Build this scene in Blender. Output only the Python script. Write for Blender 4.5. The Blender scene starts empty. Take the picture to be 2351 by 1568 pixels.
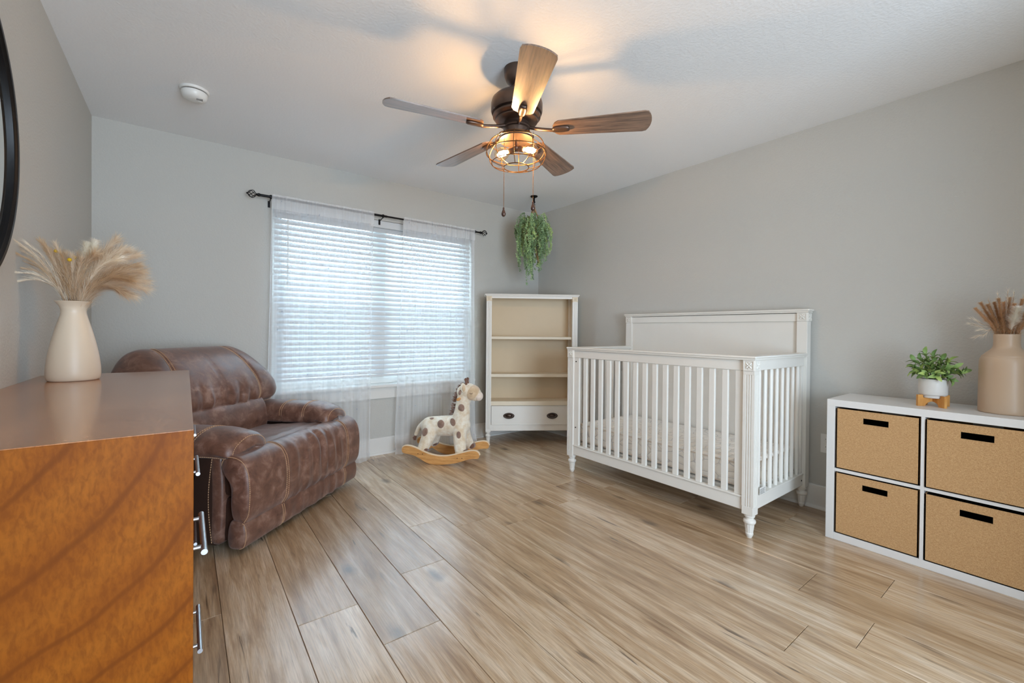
import bpy, bmesh, math, random
from mathutils import Vector, Matrix, noise
R_ = random.Random(7)
PI = math.pi
C = bpy.context.scene.collection
SC = bpy.context.scene

# ------------------------------------------------------------------ camera
H, XR, XL, YB, YR = 2.44, 3.218, -0.4757, 3.7834, -2.3
CAMZ = 1.1124
cd = bpy.data.cameras.new('camera'); co = bpy.data.objects.new('camera', cd); C.objects.link(co)
cd.sensor_width = 36.0; cd.lens = 992.825 / 2351 * 36; cd.clip_start = 0.02
cd.shift_x = (1175.5 - 1178.19) / 2351; cd.shift_y = (766.824 - 784) / 2351
r_, u_, b_ = (0.797366, -0.603429, 0.008987), (-0.0023, 0.011852, 0.999927), (-0.603491, -0.797329, 0.008062)
co.matrix_world = Matrix(((r_[0], u_[0], b_[0], 0), (r_[1], u_[1], b_[1], 0), (r_[2], u_[2], b_[2], CAMZ), (0, 0, 0, 1)))
SC.camera = co

# ------------------------------------------------------------------ world, fill light, exposure
w = bpy.data.worlds.new('overcast_sky'); SC.world = w; w.use_nodes = True
bg = w.node_tree.nodes['Background']
bg.inputs[0].default_value = (0.62, 0.80, 1.0, 1); bg.inputs[1].default_value = 7.2
def area(name, loc, target, sx, sy, power, col):
    l = bpy.data.lights.new(name, 'AREA'); l.shape = 'RECTANGLE'; l.size = sx; l.size_y = sy
    l.energy = power; l.color = col
    o = bpy.data.objects.new(name, l); C.objects.link(o); o.location = loc
    o.rotation_euler = (Vector(target) - Vector(loc)).to_track_quat('-Z', 'Y').to_euler()
    return o
area('rear_fill', (0.7, -2.15, 1.15), (0.6, 3.0, 1.75), 1.6, 1.8, 62, (0.67, 0.83, 1.0))  # added fill lamp behind the camera, brightens the whole room
WARM = (1.0, 0.60, 0.28)
BULB_W = 5.0
SC.view_settings.view_transform = 'Standard'; SC.view_settings.look = 'None'
SC.view_settings.gamma = 1.0; SC.view_settings.use_curve_mapping = False
SC.view_settings.exposure = 1.36
cy = SC.cycles
cy.max_bounces = 12; cy.diffuse_bounces = 7; cy.glossy_bounces = 4; cy.transparent_max_bounces = 16; cy.transmission_bounces = 8
cy.sample_clamp_indirect = 4.0; cy.caustics_reflective = False; cy.caustics_refractive = False
cy.use_denoising = True

# ------------------------------------------------------------------ materials
def lin(r, g, b):
    f = lambda c: (c / 255 / 12.92) if c / 255 <= .04045 else ((c / 255 + .055) / 1.055) ** 2.4
    return (f(r), f(g), f(b), 1)
class NT:
    def __init__(s, name):
        s.m = bpy.data.materials.new(name); s.m.use_nodes = True; s.t = s.m.node_tree
        s.b = s.t.nodes['Principled BSDF']; s.out = s.t.nodes['Material Output']
    def n(s, typ, ins=None, **kw):
        x = s.t.nodes.new(typ)
        for k, v in kw.items(): setattr(x, k, v)
        for k, v in (ins or {}).items(): s.set(x, k, v)
        return x
    def set(s, x, k, v):
        i = x.inputs[k]
        if hasattr(v, 'outputs'): s.t.links.new(v.outputs[0], i)
        elif isinstance(v, bpy.types.NodeSocket): s.t.links.new(v, i)
        else: i.default_value = v
    def p(s, **kw):
        nm = dict(col='Base Color', rough='Roughness', metal='Metallic', normal='Normal', spec='Specular IOR Level', sheen='Sheen Weight', coat='Coat Weight', coatr='Coat Roughness', trans='Transmission Weight', sss='Subsurface Weight', emis='Emission Color', emiss='Emission Strength', alpha='Alpha')
        for k, v in kw.items(): s.set(s.b, nm[k], v)
        return s
    def coord(s, scale=(1, 1, 1), rnd=False, out='Object', rot=(0, 0, 0)):
        tc = s.n('ShaderNodeTexCoord'); v = tc.outputs[out]
        if rnd:
            oi = s.n('ShaderNodeObjectInfo'); a = s.n('ShaderNodeVectorMath', operation='SCALE'); c = s.n('ShaderNodeCombineXYZ')
            for i in range(3): s.set(c, i, oi.outputs['Random'])
            s.set(a, 0, c); a.inputs['Scale'].default_value = 57.3
            ad = s.n('ShaderNodeVectorMath', {0: v, 1: a.outputs[0]}, operation='ADD'); v = ad.outputs[0]
        mp = s.n('ShaderNodeMapping', {'Vector': v, 'Scale': scale, 'Rotation': rot})
        return mp.outputs[0]
    def noise(s, vec, scale, detail=3, rough=.55, dist=0):
        return s.n('ShaderNodeTexNoise', {'Vector': vec, 'Scale': scale, 'Detail': detail, 'Roughness': rough, 'Distortion': dist}).outputs[0]
    def ramp(s, fac, stops, interp='LINEAR'):
        x = s.n('ShaderNodeValToRGB', {'Fac': fac}); cr = x.color_ramp; cr.interpolation = interp
        while len(cr.elements) < len(stops): cr.elements.new(.5)
        for e, (p, c) in zip(cr.elements, stops): e.position = p; e.color = c if len(c) == 4 else (*c, 1)
        return x.outputs[0]
    def mix(s, fac, a, b, bt='MIX'):
        x = s.n('ShaderNodeMix', data_type='RGBA', blend_type=bt)
        s.set(x, 0, fac); s.set(x, 6, a); s.set(x, 7, b); return x.outputs[2]
    def bump(s, h, strength=.3, dist=.002, normal=None):
        d = {'Height': h, 'Strength': strength, 'Distance': dist}
        if normal is not None: d['Normal'] = normal
        return s.n('ShaderNodeBump', d).outputs[0]
    def math(s, op, a, b=0.0):
        x = s.n('ShaderNodeMath', operation=op); s.set(x, 0, a); s.set(x, 1, b); return x.outputs[0]

def simple(name, col, rough=.5, metal=0., bump=None, var=0., **kw):
    t = NT(name); t.p(rough=rough, metal=metal, **kw)
    c = lin(*col); v = t.coord()
    if var:
        f = t.noise(v, 9, 4); d = tuple(x * (1 - var) for x in c[:3]) + (1,)
        t.p(col=t.mix(f, c, d))
    else: t.p(col=c)
    if bump: t.p(normal=t.bump(t.noise(v, bump[0], 4), bump[1], bump[2]))
    return t.m

M = {}
def wallmat(name, col, sc, st, d):
    t = NT(name); v = t.coord(); n1 = t.noise(v, sc, 3, .5)
    t.p(col=lin(*col), rough=.72, spec=.25, normal=t.bump(t.ramp(n1, [(.35, (0, 0, 0)), (.7, (1, 1, 1))]), st, d)); return t.m
M['wall'] = wallmat('wall_paint', (192, 190, 184), 95, .22, .004)
M['ceiling'] = wallmat('ceiling_paint', (238, 239, 240), 80, .14, .005)
M['trim'] = simple('trim_paint', (222, 220, 215), .4, var=.03)
M['white'] = simple('white_furniture_paint', (226, 223, 216), .42, var=.05, bump=(30, .05, .001))
M['cream'] = simple('cream_furniture_paint', (224, 211, 188), .45, var=.05)
M['creamback'] = simple('cream_back_panel', (206, 186, 154), .5, var=.06)
M['groove'] = simple('antiqued_groove', (190, 172, 150), .6)
M['melamine'] = simple('white_melamine', (222, 220, 217), .38, var=.02)
M['plastic'] = simple('white_plastic', (225, 224, 220), .35)
M['black'] = simple('black_metal', (28, 27, 28), .4, .7)
M['darkvoid'] = simple('dark_slot', (12, 12, 12), .8)
M['steel'] = simple('brushed_steel', (176, 178, 182), .28, 1.0)
M['bronze'] = simple('oil_bronze', (96, 78, 68), .34, .7, var=.15)
M['brass'] = simple('antique_brass_wire', (120, 88, 54), .35, .9)
M['handle'] = simple('dark_bronze_pull', (72, 58, 50), .32, .85, var=.25)
M['jute'] = simple('jute_rope', (178, 148, 112), .85, bump=(300, .5, .002), var=.25)
M['ceramic'] = simple('matte_white_ceramic', (214, 194, 170), .42, var=.02)
M['taupe'] = simple('taupe_ceramic', (190, 164, 138), .36, var=.04)
M['potwhite'] = simple('white_pot_glaze', (214, 211, 206), .45)
M['soil'] = simple('soil', (52, 42, 34), .9, var=.4)
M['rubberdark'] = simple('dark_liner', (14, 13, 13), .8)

def plank_mat():
    t = NT('oak_plank')
    v = t.coord((1, 1, 1), rnd=True)
    def st(sx, sy): return t.n('ShaderNodeMapping', {'Vector': v, 'Scale': (sx, sy, 1)}).outputs[0]
    warp = t.noise(st(3.0, .8), 1.6, 3)
    g1 = t.noise(st(11, .9), 2.2, 5, .6, .6)          # broad grain streaks
    g2 = t.noise(st(120, 4.0), 2.0, 4, .65)           # fine pores
    wv = t.n('ShaderNodeTexWave', {'Vector': st(1.0, .11), 'Scale': 7.0, 'Distortion': 9.0, 'Detail': 3, 'Detail Scale': 1.4, 'Detail Roughness': .6}, wave_type='BANDS', bands_direction='X').outputs[1]
    base = t.ramp(g1, [(.28, lin(150, 124, 98)), (.47, lin(202, 180, 152)), (.64, lin(230, 218, 202))])
    base = t.mix(t.math('MULTIPLY', t.ramp(wv, [(.25, (0, 0, 0)), (.9, (1, 1, 1))]), .30), base, lin(206, 190, 168))
    base = t.mix(t.math('MULTIPLY', t.ramp(g2, [(.36, (1, 1, 1)), (.58, (0, 0, 0))]), .40), base, lin(112, 90, 70))
    oi = t.n('ShaderNodeObjectInfo')
    tint = t.ramp(oi.outputs['Random'], [(0, lin(208, 190, 168)), (.3, lin(234, 218, 198)), (.62, lin(250, 242, 232)), (1, lin(216, 196, 170))])
    base = t.mix(.9, base, tint, 'MULTIPLY')
    # knots and dark mineral cracks
    k = t.n('ShaderNodeTexVoronoi', {'Vector': st(5.0, 2.2), 'Scale': 1.0, 'Randomness': 1.0}).outputs['Distance']
    kk = t.math('ADD', k, t.math('MULTIPLY', t.math('SUBTRACT', t.noise(st(26, 9), 1.0, 4), .5), .22))
    knot = t.ramp(kk, [(.04, (1, 1, 1)), (.17, (0, 0, 0))])
    cr = t.noise(st(17, 1.5), 1.3, 4, .55, 1.2)
    crack = t.ramp(cr, [(.645, (0, 0, 0)), (.70, (1, 1, 1))])
    gate = t.ramp(warp, [(.40, (0, 0, 0)), (.55, (1, 1, 1))])
    dark = t.math('MAXIMUM', t.math('MULTIPLY', knot, .75), t.math('MULTIPLY', t.math('MULTIPLY', crack, gate), .8))
    col = t.mix(dark, base, lin(74, 58, 46))
    t.p(col=col, rough=t.math('ADD', .26, t.math('MULTIPLY', g2, .2)), spec=.5, coat=.75, coatr=.2, normal=t.bump(g2, .16, .0012))
    return t.m
M['plank'] = plank_mat()
M['subfloor'] = simple('subfloor', (70, 58, 48), .9)

def cherry(name, axis):
    t = NT(name); v = t.coord((1, 1, 1))
    wp = t.n('ShaderNodeMapping', {'Vector': v, 'Location': (.30, 0, -1.12), 'Scale': (1.0, 0, 1.0)}).outputs[0]
    wv = t.n('ShaderNodeTexWave', {'Vector': wp, 'Scale': 2.9, 'Distortion': 3.0, 'Detail': 2, 'Detail Scale': .9, 'Detail Roughness': .5}, wave_type='RINGS', rings_direction='Y' if axis == 'side' else 'Z').outputs[1]
    fl = t.noise(t.n('ShaderNodeMapping', {'Vector': v, 'Scale': (60, 20, 22)}).outputs[0], 2.2, 4, .6, .4)
    bl = t.noise(v, 3.5, 3)
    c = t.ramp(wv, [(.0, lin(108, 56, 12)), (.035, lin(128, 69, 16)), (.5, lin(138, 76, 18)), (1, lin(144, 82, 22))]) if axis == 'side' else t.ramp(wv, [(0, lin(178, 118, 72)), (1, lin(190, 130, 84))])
    c = t.mix(t.math('MULTIPLY', t.ramp(fl, [(.35, (1, 1, 1)), (.62, (0, 0, 0))]), .55), c, lin(98, 49, 12))
    c = t.mix(t.math('MULTIPLY', t.ramp(bl, [(.4, (1, 1, 1)), (.7, (0, 0, 0))]), .30), c, lin(112, 56, 14))
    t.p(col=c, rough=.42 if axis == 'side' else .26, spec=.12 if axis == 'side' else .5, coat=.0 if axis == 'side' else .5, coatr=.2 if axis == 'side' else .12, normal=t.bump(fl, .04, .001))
    return t.m
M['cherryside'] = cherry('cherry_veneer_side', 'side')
M['cherrytop_lit'] = cherry('cherry_veneer_top_lit', 'top')  # lighter copy of the side veneer, ceiling reflection painted into its colour

def leather():
    t = NT('brown_distressed_leather'); v = t.coord()
    n1 = t.noise(v, 14, 6, .65, .5); n2 = t.noise(v, 160, 4, .6); n3 = t.noise(v, 4, 3)
    c = t.ramp(n1, [(.3, lin(78, 50, 40)), (.52, lin(112, 77, 62)), (.72, lin(152, 120, 105))])
    c = t.mix(t.math('MULTIPLY', t.ramp(n3, [(.4, (0, 0, 0)), (.65, (1, 1, 1))]), .4), c, lin(92, 62, 46))
    t.p(col=c, rough=t.ramp(n1, [(.3, (.30,) * 3), (.7, (.50,) * 3)]), spec=.45, sheen=.15, normal=t.bump(n2, .25, .0015))
    return t.m
M['leather'] = leather()
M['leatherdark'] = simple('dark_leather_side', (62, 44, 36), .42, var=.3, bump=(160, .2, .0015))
M['thread'] = simple('tan_thread', (205, 164, 126), .7)

def kraft():
    t = NT('kraft_woven_fabric'); v = t.coord()
    a = t.noise(t.n('ShaderNodeMapping', {'Vector': v, 'Scale': (1, 110, 700)}).outputs[0], 1.0, 2)
    b = t.noise(t.n('ShaderNodeMapping', {'Vector': v, 'Scale': (1, 600, 160)}).outputs[0], 1.0, 2)
    f = t.math('MULTIPLY', t.math('ADD', a, b), .5)
    t.p(col=t.ramp(f, [(.38, lin(170, 130, 88)), (.62, lin(204, 166, 120))]), rough=.85, spec=.15, normal=t.bump(f, .25, .001)); return t.m
M['kraft'] = kraft()

def woodmat(name, c1, c2, scale, rough=.45, spec=.4):
    t = NT(name); v = t.coord(scale); n1 = t.noise(v, 3, 5, .6, .5)
    t.p(col=t.ramp(n1, [(.32, lin(*c1)), (.66, lin(*c2))]), rough=rough, spec=spec, coat=1. if 'blade' in name else 0., coatr=.2); return t.m
M['blade'] = woodmat('rustic_fan_blade', (64, 48, 40), (138, 110, 90), (2, 30, 30), .33, .6)
M['beech'] = woodmat('beech_rocker', (196, 138, 78), (226, 172, 108), (3, 20, 20))
M['ply'] = simple('ply_edge', (228, 206, 176), .5)
M['bamboo'] = woodmat('bamboo_stand', (190, 128, 62), (222, 164, 92), (20, 20, 3))

def slatmat():
    t = NT('white_blind_slat'); d = t.n('ShaderNodeBsdfDiffuse', {'Color': lin(214, 216, 217)}); tr = t.n('ShaderNodeBsdfTranslucent', {'Color': lin(225, 238, 250)})
    g = t.n('ShaderNodeBsdfGlossy', {'Color': (1, 1, 1, 1), 'Roughness': .35})
    m = t.n('ShaderNodeMixShader', {0: .075, 1: d, 2: tr}); m2 = t.n('ShaderNodeMixShader', {0: .04, 1: m, 2: g})
    t.t.links.new(m2.outputs[0], t.out.inputs[0]); return t.m
M['slat'] = slatmat()

def sheer(name, base):
    t = NT(name); v = t.coord()
    st = t.noise(t.n('ShaderNodeMapping', {'Vector': v, 'Scale': (260, 1, 1.5)}).outputs[0], 1.0, 3)
    hz = t.noise(t.n('ShaderNodeMapping', {'Vector': v, 'Scale': (4, 1, 420)}).outputs[0], 1.0, 2)
    dv = t.n('ShaderNodeMapping', {'Vector': v, 'Scale': (46, 0, 17)}).outputs[0]
    vo = t.n('ShaderNodeTexVoronoi', {'Vector': t.n('ShaderNodeMapping', {'Vector': v, 'Scale': (27, 0, 10)}).outputs[0], 'Scale': 1.0, 'Randomness': .75}, voronoi_dimensions='3D').outputs['Distance']
    slub = t.ramp(vo, [(.07, (1, 1, 1)), (.12, (0, 0, 0))])
    f = t.math('ADD', base, t.math('MULTIPLY', t.math('SUBTRACT', t.math('ADD', t.math('MULTIPLY', st, 1.3), t.math('MULTIPLY', hz, .4)), .85), .13))
    f = t.math('MINIMUM', t.math('MAXIMUM', t.math('ADD', f, t.math('MULTIPLY', slub, .45)), .05), .95)
    d = t.n('ShaderNodeBsdfDiffuse', {'Color': t.mix(slub, lin(240, 241, 242), lin(150, 156, 166))}); tr = t.n('ShaderNodeBsdfTranslucent', {'Color': t.mix(slub, lin(236, 240, 246), lin(90, 100, 116))})  # slub threads greyed, their backlit darkness is painted into the colour
    m = t.n('ShaderNodeMixShader', {0: .13, 1: d, 2: tr}); tp = t.n('ShaderNodeBsdfTransparent')
    o = t.n('ShaderNodeMixShader', {0: f, 1: tp, 2: m}); t.t.links.new(o.outputs[0], t.out.inputs[0]); return t.m
M['sheer'] = sheer('sheer_voile', .34)
M['sheerband'] = sheer('sheer_voile_heading', .44)
def clear(name, col, fac, rough=.02):
    t = NT(name); tp = t.n('ShaderNodeBsdfTransparent', {'Color': col}); g = t.n('ShaderNodeBsdfGlossy', {'Roughness': rough})
    lw = t.n('ShaderNodeLayerWeight', {'Blend': .25})
    f = t.math('MULTIPLY', t.math('ADD', lw.outputs['Facing'], .15), fac)
    o = t.n('ShaderNodeMixShader', {0: f, 1: tp, 2: g}); t.t.links.new(o.outputs[0], t.out.inputs[0]); return t.m
M['pane'] = clear('window_glass', (.93, .96, .95, 1), .3)
M['bulbglass'] = clear('amber_bulb_glass', (1.0, .90, .72, 1), .5)
def screenm():
    t = NT('dimming_mesh'); tp = t.n('ShaderNodeBsdfTransparent'); d = t.n('ShaderNodeBsdfDiffuse', {'Color': lin(70, 72, 76)})
    o = t.n('ShaderNodeMixShader', {0: .18, 1: tp, 2: d}); t.t.links.new(o.outputs[0], t.out.inputs[0]); return t.m
M['screen'] = screenm()
def emit(name, col, s):
    t = NT(name); e = t.n('ShaderNodeEmission', {'Color': (*col, 1), 'Strength': s}); t.t.links.new(e.outputs[0], t.out.inputs[0]); return t.m
M['filament'] = emit('glowing_filament', (1.0, .72, .40), 60)
M['mirror'] = simple('mirror_glass', (235, 238, 236), .02, 1.0)
M['crystal'] = simple('smoky_drop', (90, 70, 62), .12, .6)

def leafmat(name, a, b, c):
    t = NT(name); oi = t.n('ShaderNodeObjectInfo'); v = t.coord(rnd=True); n1 = t.noise(v, 30, 2)
    f = t.math('ADD', t.math('MULTIPLY', oi.outputs['Random'], .55), t.math('MULTIPLY', n1, .5))
    t.p(col=t.ramp(f, [(.2, lin(*a)), (.55, lin(*b)), (.9, lin(*c))]), rough=.5, spec=.35); return t.m
M['vine'] = leafmat('vine_leaf', (112, 140, 96), (164, 194, 148), (204, 222, 142))
M['leaf'] = leafmat('plant_leaf', (88, 116, 64), (132, 160, 92), (190, 206, 112))
M['stemgreen'] = simple('green_stem', (96, 116, 66), .6)
M['straw'] = simple('dry_stem', (166, 130, 92), .8, var=.2)
def hairmat(name, a, b):
    t = NT(name); oi = t.n('ShaderNodeObjectInfo'); v = t.coord(rnd=True); n1 = t.noise(v, 14, 3)
    c = t.ramp(t.math('ADD', t.math('MULTIPLY', oi.outputs['Random'], .4), t.math('MULTIPLY', n1, .6)), [(.3, lin(*a)), (.7, lin(*b))])
    d = t.n('ShaderNodeBsdfDiffuse', {'Color': c}); tr = t.n('ShaderNodeBsdfTranslucent', {'Color': c})
    o = t.n('ShaderNodeMixShader', {0: .5, 1: d, 2: tr}); t.t.links.new(o.outputs[0], t.out.inputs[0]); return t.m
M['plumetan'] = hairmat('plume_tan', (220, 192, 156), (253, 244, 228))
M['plumebrown'] = hairmat('plume_brown', (214, 180, 140), (240, 212, 176))
M['plumecream'] = hairmat('plume_cream', (252, 248, 238), (254, 252, 248))
M['yellow'] = simple('yellow_bloom', (222, 178, 30), .8, bump=(260, .8, .003), var=.2)

def plush(name, a, b):
    t = NT(name); v = t.coord(); n1 = t.noise(v, 26, 4, .6); n2 = t.noise(v, 420, 3)
    t.p(col=t.ramp(n1, [(.35, lin(*a)), (.65, lin(*b))]), rough=.95, spec=.1, sheen=.5, normal=t.bump(n2, .6, .003)); return t.m
M['plush'] = plush('cream_plush', (222, 202, 172), (242, 234, 218))
M['plushtan'] = plush('tan_plush', (206, 178, 144), (226, 202, 170))
M['plushpink'] = plush('pale_muzzle_plush', (226, 208, 192), (238, 226, 214))
M['plushbrown'] = plush('brown_plush', (104, 74, 60), (128, 94, 78))
M['plushspot'] = plush('mauve_brown_plush', (134, 106, 92), (166, 138, 122))
M['thread_dark'] = simple('dark_thread', (60, 46, 40), .8)
def mattm():
    t = NT('quilted_mattress_cover'); v = t.coord()
    vo = t.n('ShaderNodeTexVoronoi', {'Vector': v, 'Scale': 16, 'Randomness': .8}, feature='DISTANCE_TO_EDGE').outputs[0]
    ln = t.ramp(vo, [(.012, (1, 1, 1)), (.04, (0, 0, 0))]); q = t.ramp(vo, [(.0, (0, 0, 0)), (.2, (1, 1, 1))])
    t.p(col=t.mix(t.math('MULTIPLY', ln, .6), lin(252, 247, 240), lin(178, 176, 182)), rough=.8, normal=t.bump(q, .5, .006)); return t.m
M['mattress'] = mattm()
M['grass'] = simple('pale_gravel', (206, 204, 196), .9, var=.1)

# ------------------------------------------------------------------ mesh builder
def unit(v): return v.normalized() if v.length > 1e-9 else Vector((0, 0, 1))
class MB:
    def __init__(s): s.v = []; s.f = []
    def add(s, vs, fs, mat=None):
        o = len(s.v)
        s.v += [(mat @ Vector(p)) if mat else Vector(p) for p in vs]
        s.f += [tuple(i + o for i in q) for q in fs]; return s
    def box(s, lo, hi, mat=None, ch=0.0):
        (a, b, c), (d, e, f) = lo, hi
        a, d = min(a, d), max(a, d); b, e = min(b, e), max(b, e); c, f = min(c, f), max(c, f)
        if ch <= 0:
            return s.add([(a, b, c), (d, b, c), (d, e, c), (a, e, c), (a, b, f), (d, b, f), (d, e, f), (a, e, f)],
                         [(0, 3, 2, 1), (4, 5, 6, 7), (0, 1, 5, 4), (1, 2, 6, 5), (2, 3, 7, 6), (3, 0, 4, 7)], mat)
        bm = bmesh.new(); r = bmesh.ops.create_cube(bm, size=1)
        for v in bm.verts: v.co = ((a + d) / 2 + v.co.x * (d - a), (b + e) / 2 + v.co.y * (e - b), (c + f) / 2 + v.co.z * (f - c))
        ch = min(ch, .45 * min(d - a, e - b, f - c))
        bmesh.ops.bevel(bm, geom=bm.edges[:], offset=ch, segments=2, profile=.5, affect='EDGES')
        bm.verts.index_update()
        s.add([v.co.copy() for v in bm.verts], [tuple(v.index for v in q.verts) for q in bm.faces], mat); bm.free(); return s
    def rbox(s, c, size, r, n=(6, 6, 6), fn=None, mat=None):
        hx, hy, hz = (x / 2 for x in size); r = min(r, hx, hy, hz); idx = {}; vs = []; fs = []
        def vid(p):
            k = tuple(round(x, 6) for x in p)
            if k not in idx:
                q = Vector((p[0] * hx, p[1] * hy, p[2] * hz)); inn = Vector((max(-hx + r, min(hx - r, q.x)), max(-hy + r, min(hy - r, q.y)), max(-hz + r, min(hz - r, q.z))))
                dd = q - inn
                if dd.length > 1e-9: q = inn + dd.normalized() * r
                q += Vector(c)
                if fn: q = Vector(fn(q, p))
                idx[k] = len(vs); vs.append(q)
            return idx[k]
        for ax in range(3):
            o1, o2 = (ax + 1) % 3, (ax + 2) % 3
            for sg in (-1, 1):
                for i in range(n[o1]):
                    for j in range(n[o2]):
                        q = []
                        for (di, dj) in ((0, 0), (1, 0), (1, 1), (0, 1)):
                            p = [0, 0, 0]; p[ax] = sg; p[o1] = -1 + 2 * (i + di) / n[o1]; p[o2] = -1 + 2 * (j + dj) / n[o2]; q.append(vid(p))
                        fs.append(tuple(q) if sg > 0 else tuple(reversed(q)))
        return s.add(vs, fs, mat)
    def ell(s, c, rad, seg=16, rings=10, mat=None):
        vs = [(0, 0, rad[2])]; fs = []
        for i in range(1, rings):
            a = PI * i / rings
            for j in range(seg): b = 2 * PI * j / seg; vs.append((rad[0] * math.sin(a) * math.cos(b), rad[1] * math.sin(a) * math.sin(b), rad[2] * math.cos(a)))
        vs.append((0, 0, -rad[2])); L = len(vs) - 1
        for j in range(seg):
            k = (j + 1) % seg; fs.append((0, 1 + j, 1 + k)); o = 1 + (rings - 2) * seg; fs.append((L, o + k, o + j))
            for i in range(rings - 2): o = 1 + i * seg; fs.append((o + j, o + seg + j, o + seg + k, o + k))
        T = Matrix.Translation(c) @ (mat if mat else Matrix()); return s.add(vs, fs, T)
    def lathe(s, prof, seg=32, c=(0, 0, 0), mat=None, cap=True):
        vs = []; fs = []; n = len(prof)
        for (r, z) in prof:
            for j in range(seg): a = 2 * PI * j / seg; vs.append((r * math.cos(a), r * math.sin(a), z))
        for i in range(n - 1):
            for j in range(seg): k = (j + 1) % seg; fs.append((i * seg + j, i * seg + k, (i + 1) * seg + k, (i + 1) * seg + j))
        if cap:
            fs.append(tuple(range(seg - 1, -1, -1))); fs.append(tuple((n - 1) * seg + j for j in range(seg)))
        T = Matrix.Translation(c) @ (mat if mat else Matrix()); return s.add(vs, fs, T)
    def tube(s, pts, r, seg=8, closed=False, cap=True, mat=None):
        pts = [Vector(p) for p in pts]; n = len(pts); rs = r if isinstance(r, (list, tuple)) else [r] * n
        vs = []; fs = []; nrm = None
        for i in range(n):
            if closed: t = unit(pts[(i + 1) % n] - pts[i - 1])
            else: t = unit(pts[min(i + 1, n - 1)] - pts[max(i - 1, 0)])
            if nrm is None: nrm = unit(t.orthogonal())
            else: nrm = unit(nrm - t * nrm.dot(t))
            b = t.cross(nrm)
            for j in range(seg): a = 2 * PI * j / seg; vs.append(pts[i] + (nrm * math.cos(a) + b * math.sin(a)) * rs[i])
        m = n if closed else n - 1
        for i in range(m):
            for j in range(seg):
                k = (j + 1) % seg; i2 = (i + 1) % n; fs.append((i * seg + j, i * seg + k, i2 * seg + k, i2 * seg + j))
        if cap and not closed: fs.append(tuple(range(seg - 1, -1, -1))); fs.append(tuple((n - 1) * seg + j for j in range(seg)))
        return s.add(vs, fs, mat)
    def prism(s, poly, lo, hi, axis='Z', mat=None):
        n = len(poly)
        P = {'Z': lambda a, b, c: (a, b, c), 'Y': lambda a, b, c: (a, c, b), 'X': lambda a, b, c: (c, a, b)}[axis]
        vs = [P(a, b, lo) for a, b in poly] + [P(a, b, hi) for a, b in poly]
        fs = [tuple(range(n - 1, -1, -1)), tuple(range(n, 2 * n))] + [(i, (i + 1) % n, n + (i + 1) % n, n + i) for i in range(n)]
        return s.add(vs, fs, mat)
    def strip(s, a, b, wd, side):
        a, b, side = Vector(a), Vector(b), Vector(side)
        return s.add([a - side * wd, a + side * wd, b], [(0, 1, 2)])
    def mesh(s, name, m, smooth=None):
        me = bpy.data.meshes.new(name); me.from_pydata([tuple(v) for v in s.v], [], s.f); me.update()
        bm = bmesh.new(); bm.from_mesh(me); bmesh.ops.recalc_face_normals(bm, faces=bm.faces[:]); bm.to_mesh(me); bm.free()
        if m: me.materials.append(M[m])
        if smooth is not None:
            me.polygons.foreach_set('use_smooth', [True] * len(me.polygons)); me.set_sharp_from_angle(angle=math.radians(smooth))
        return me
ROOT = {}
def obj(name, mb, m, parent=None, smooth=None, world=True, label=None):
    if parent is not None and world:
        inv = ROOT[parent.name].inverted(); mb.v = [inv @ v for v in mb.v]
    o = bpy.data.objects.new(name, mb.mesh(name, m, smooth)); C.objects.link(o)
    if parent is not None: o.parent = parent; ROOT[o.name] = ROOT[parent.name]
    else: ROOT[o.name] = Matrix()
    if label: o['label'] = label
    return o
def thing(name, label, cat, loc, rz=0.0, group=None):
    o = bpy.data.objects.new(name, None); C.objects.link(o); o.empty_display_size = .05
    o.location = loc; o.rotation_euler = (0, 0, rz); ROOT[o.name] = Matrix.Translation(loc) @ Matrix.Rotation(rz, 4, 'Z')
    o['label'] = label; o['category'] = cat
    if group: o['group'] = group
    return o
def tag(o, label, cat, group=None):
    o['label'] = label; o['category'] = cat
    if group: o['group'] = group
    return o
def struct(name, mb, m, smooth=None, parent=None):
    o = obj(name, mb, m, parent, smooth)
    if parent is None: o['kind'] = 'structure'
    return o
def linkmesh(name, me, parent, loc=(0, 0, 0), M4=None):
    o = bpy.data.objects.new(name, me); C.objects.link(o); o.parent = parent
    if M4 is not None: o.matrix_local = M4
    else: o.location = loc
    return o
def dup(root, loc, rz, **kw):
    r = root.copy(); C.objects.link(r); r.location = loc; r.rotation_euler = (0, 0, rz)
    for k, v in kw.items(): r[k] = v
    for ch in list(root.children):
        c = ch.copy(); C.objects.link(c); c.parent = r
        for g in ch.children: d = g.copy(); C.objects.link(d); d.parent = c
    return r
def arc(cx, cz, r, a0, a1, n): return [(cx + r * math.cos(a0 + (a1 - a0) * i / n), cz + r * math.sin(a0 + (a1 - a0) * i / n)) for i in range(n + 1)]
def smoothpath(pts, k=6):
    pts = [Vector(p) for p in pts]; out = []
    for i in range(len(pts) - 1):
        p0, p1, p2, p3 = pts[max(i - 1, 0)], pts[i], pts[i + 1], pts[min(i + 2, len(pts) - 1)]
        for j in range(k):
            t = j / k; out.append(.5 * ((2 * p1) + (p2 - p0) * t + (2 * p0 - 5 * p1 + 4 * p2 - p3) * t * t + (3 * p1 - p0 - 3 * p2 + p3) * t ** 3))
    return out + [pts[-1]]

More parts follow.
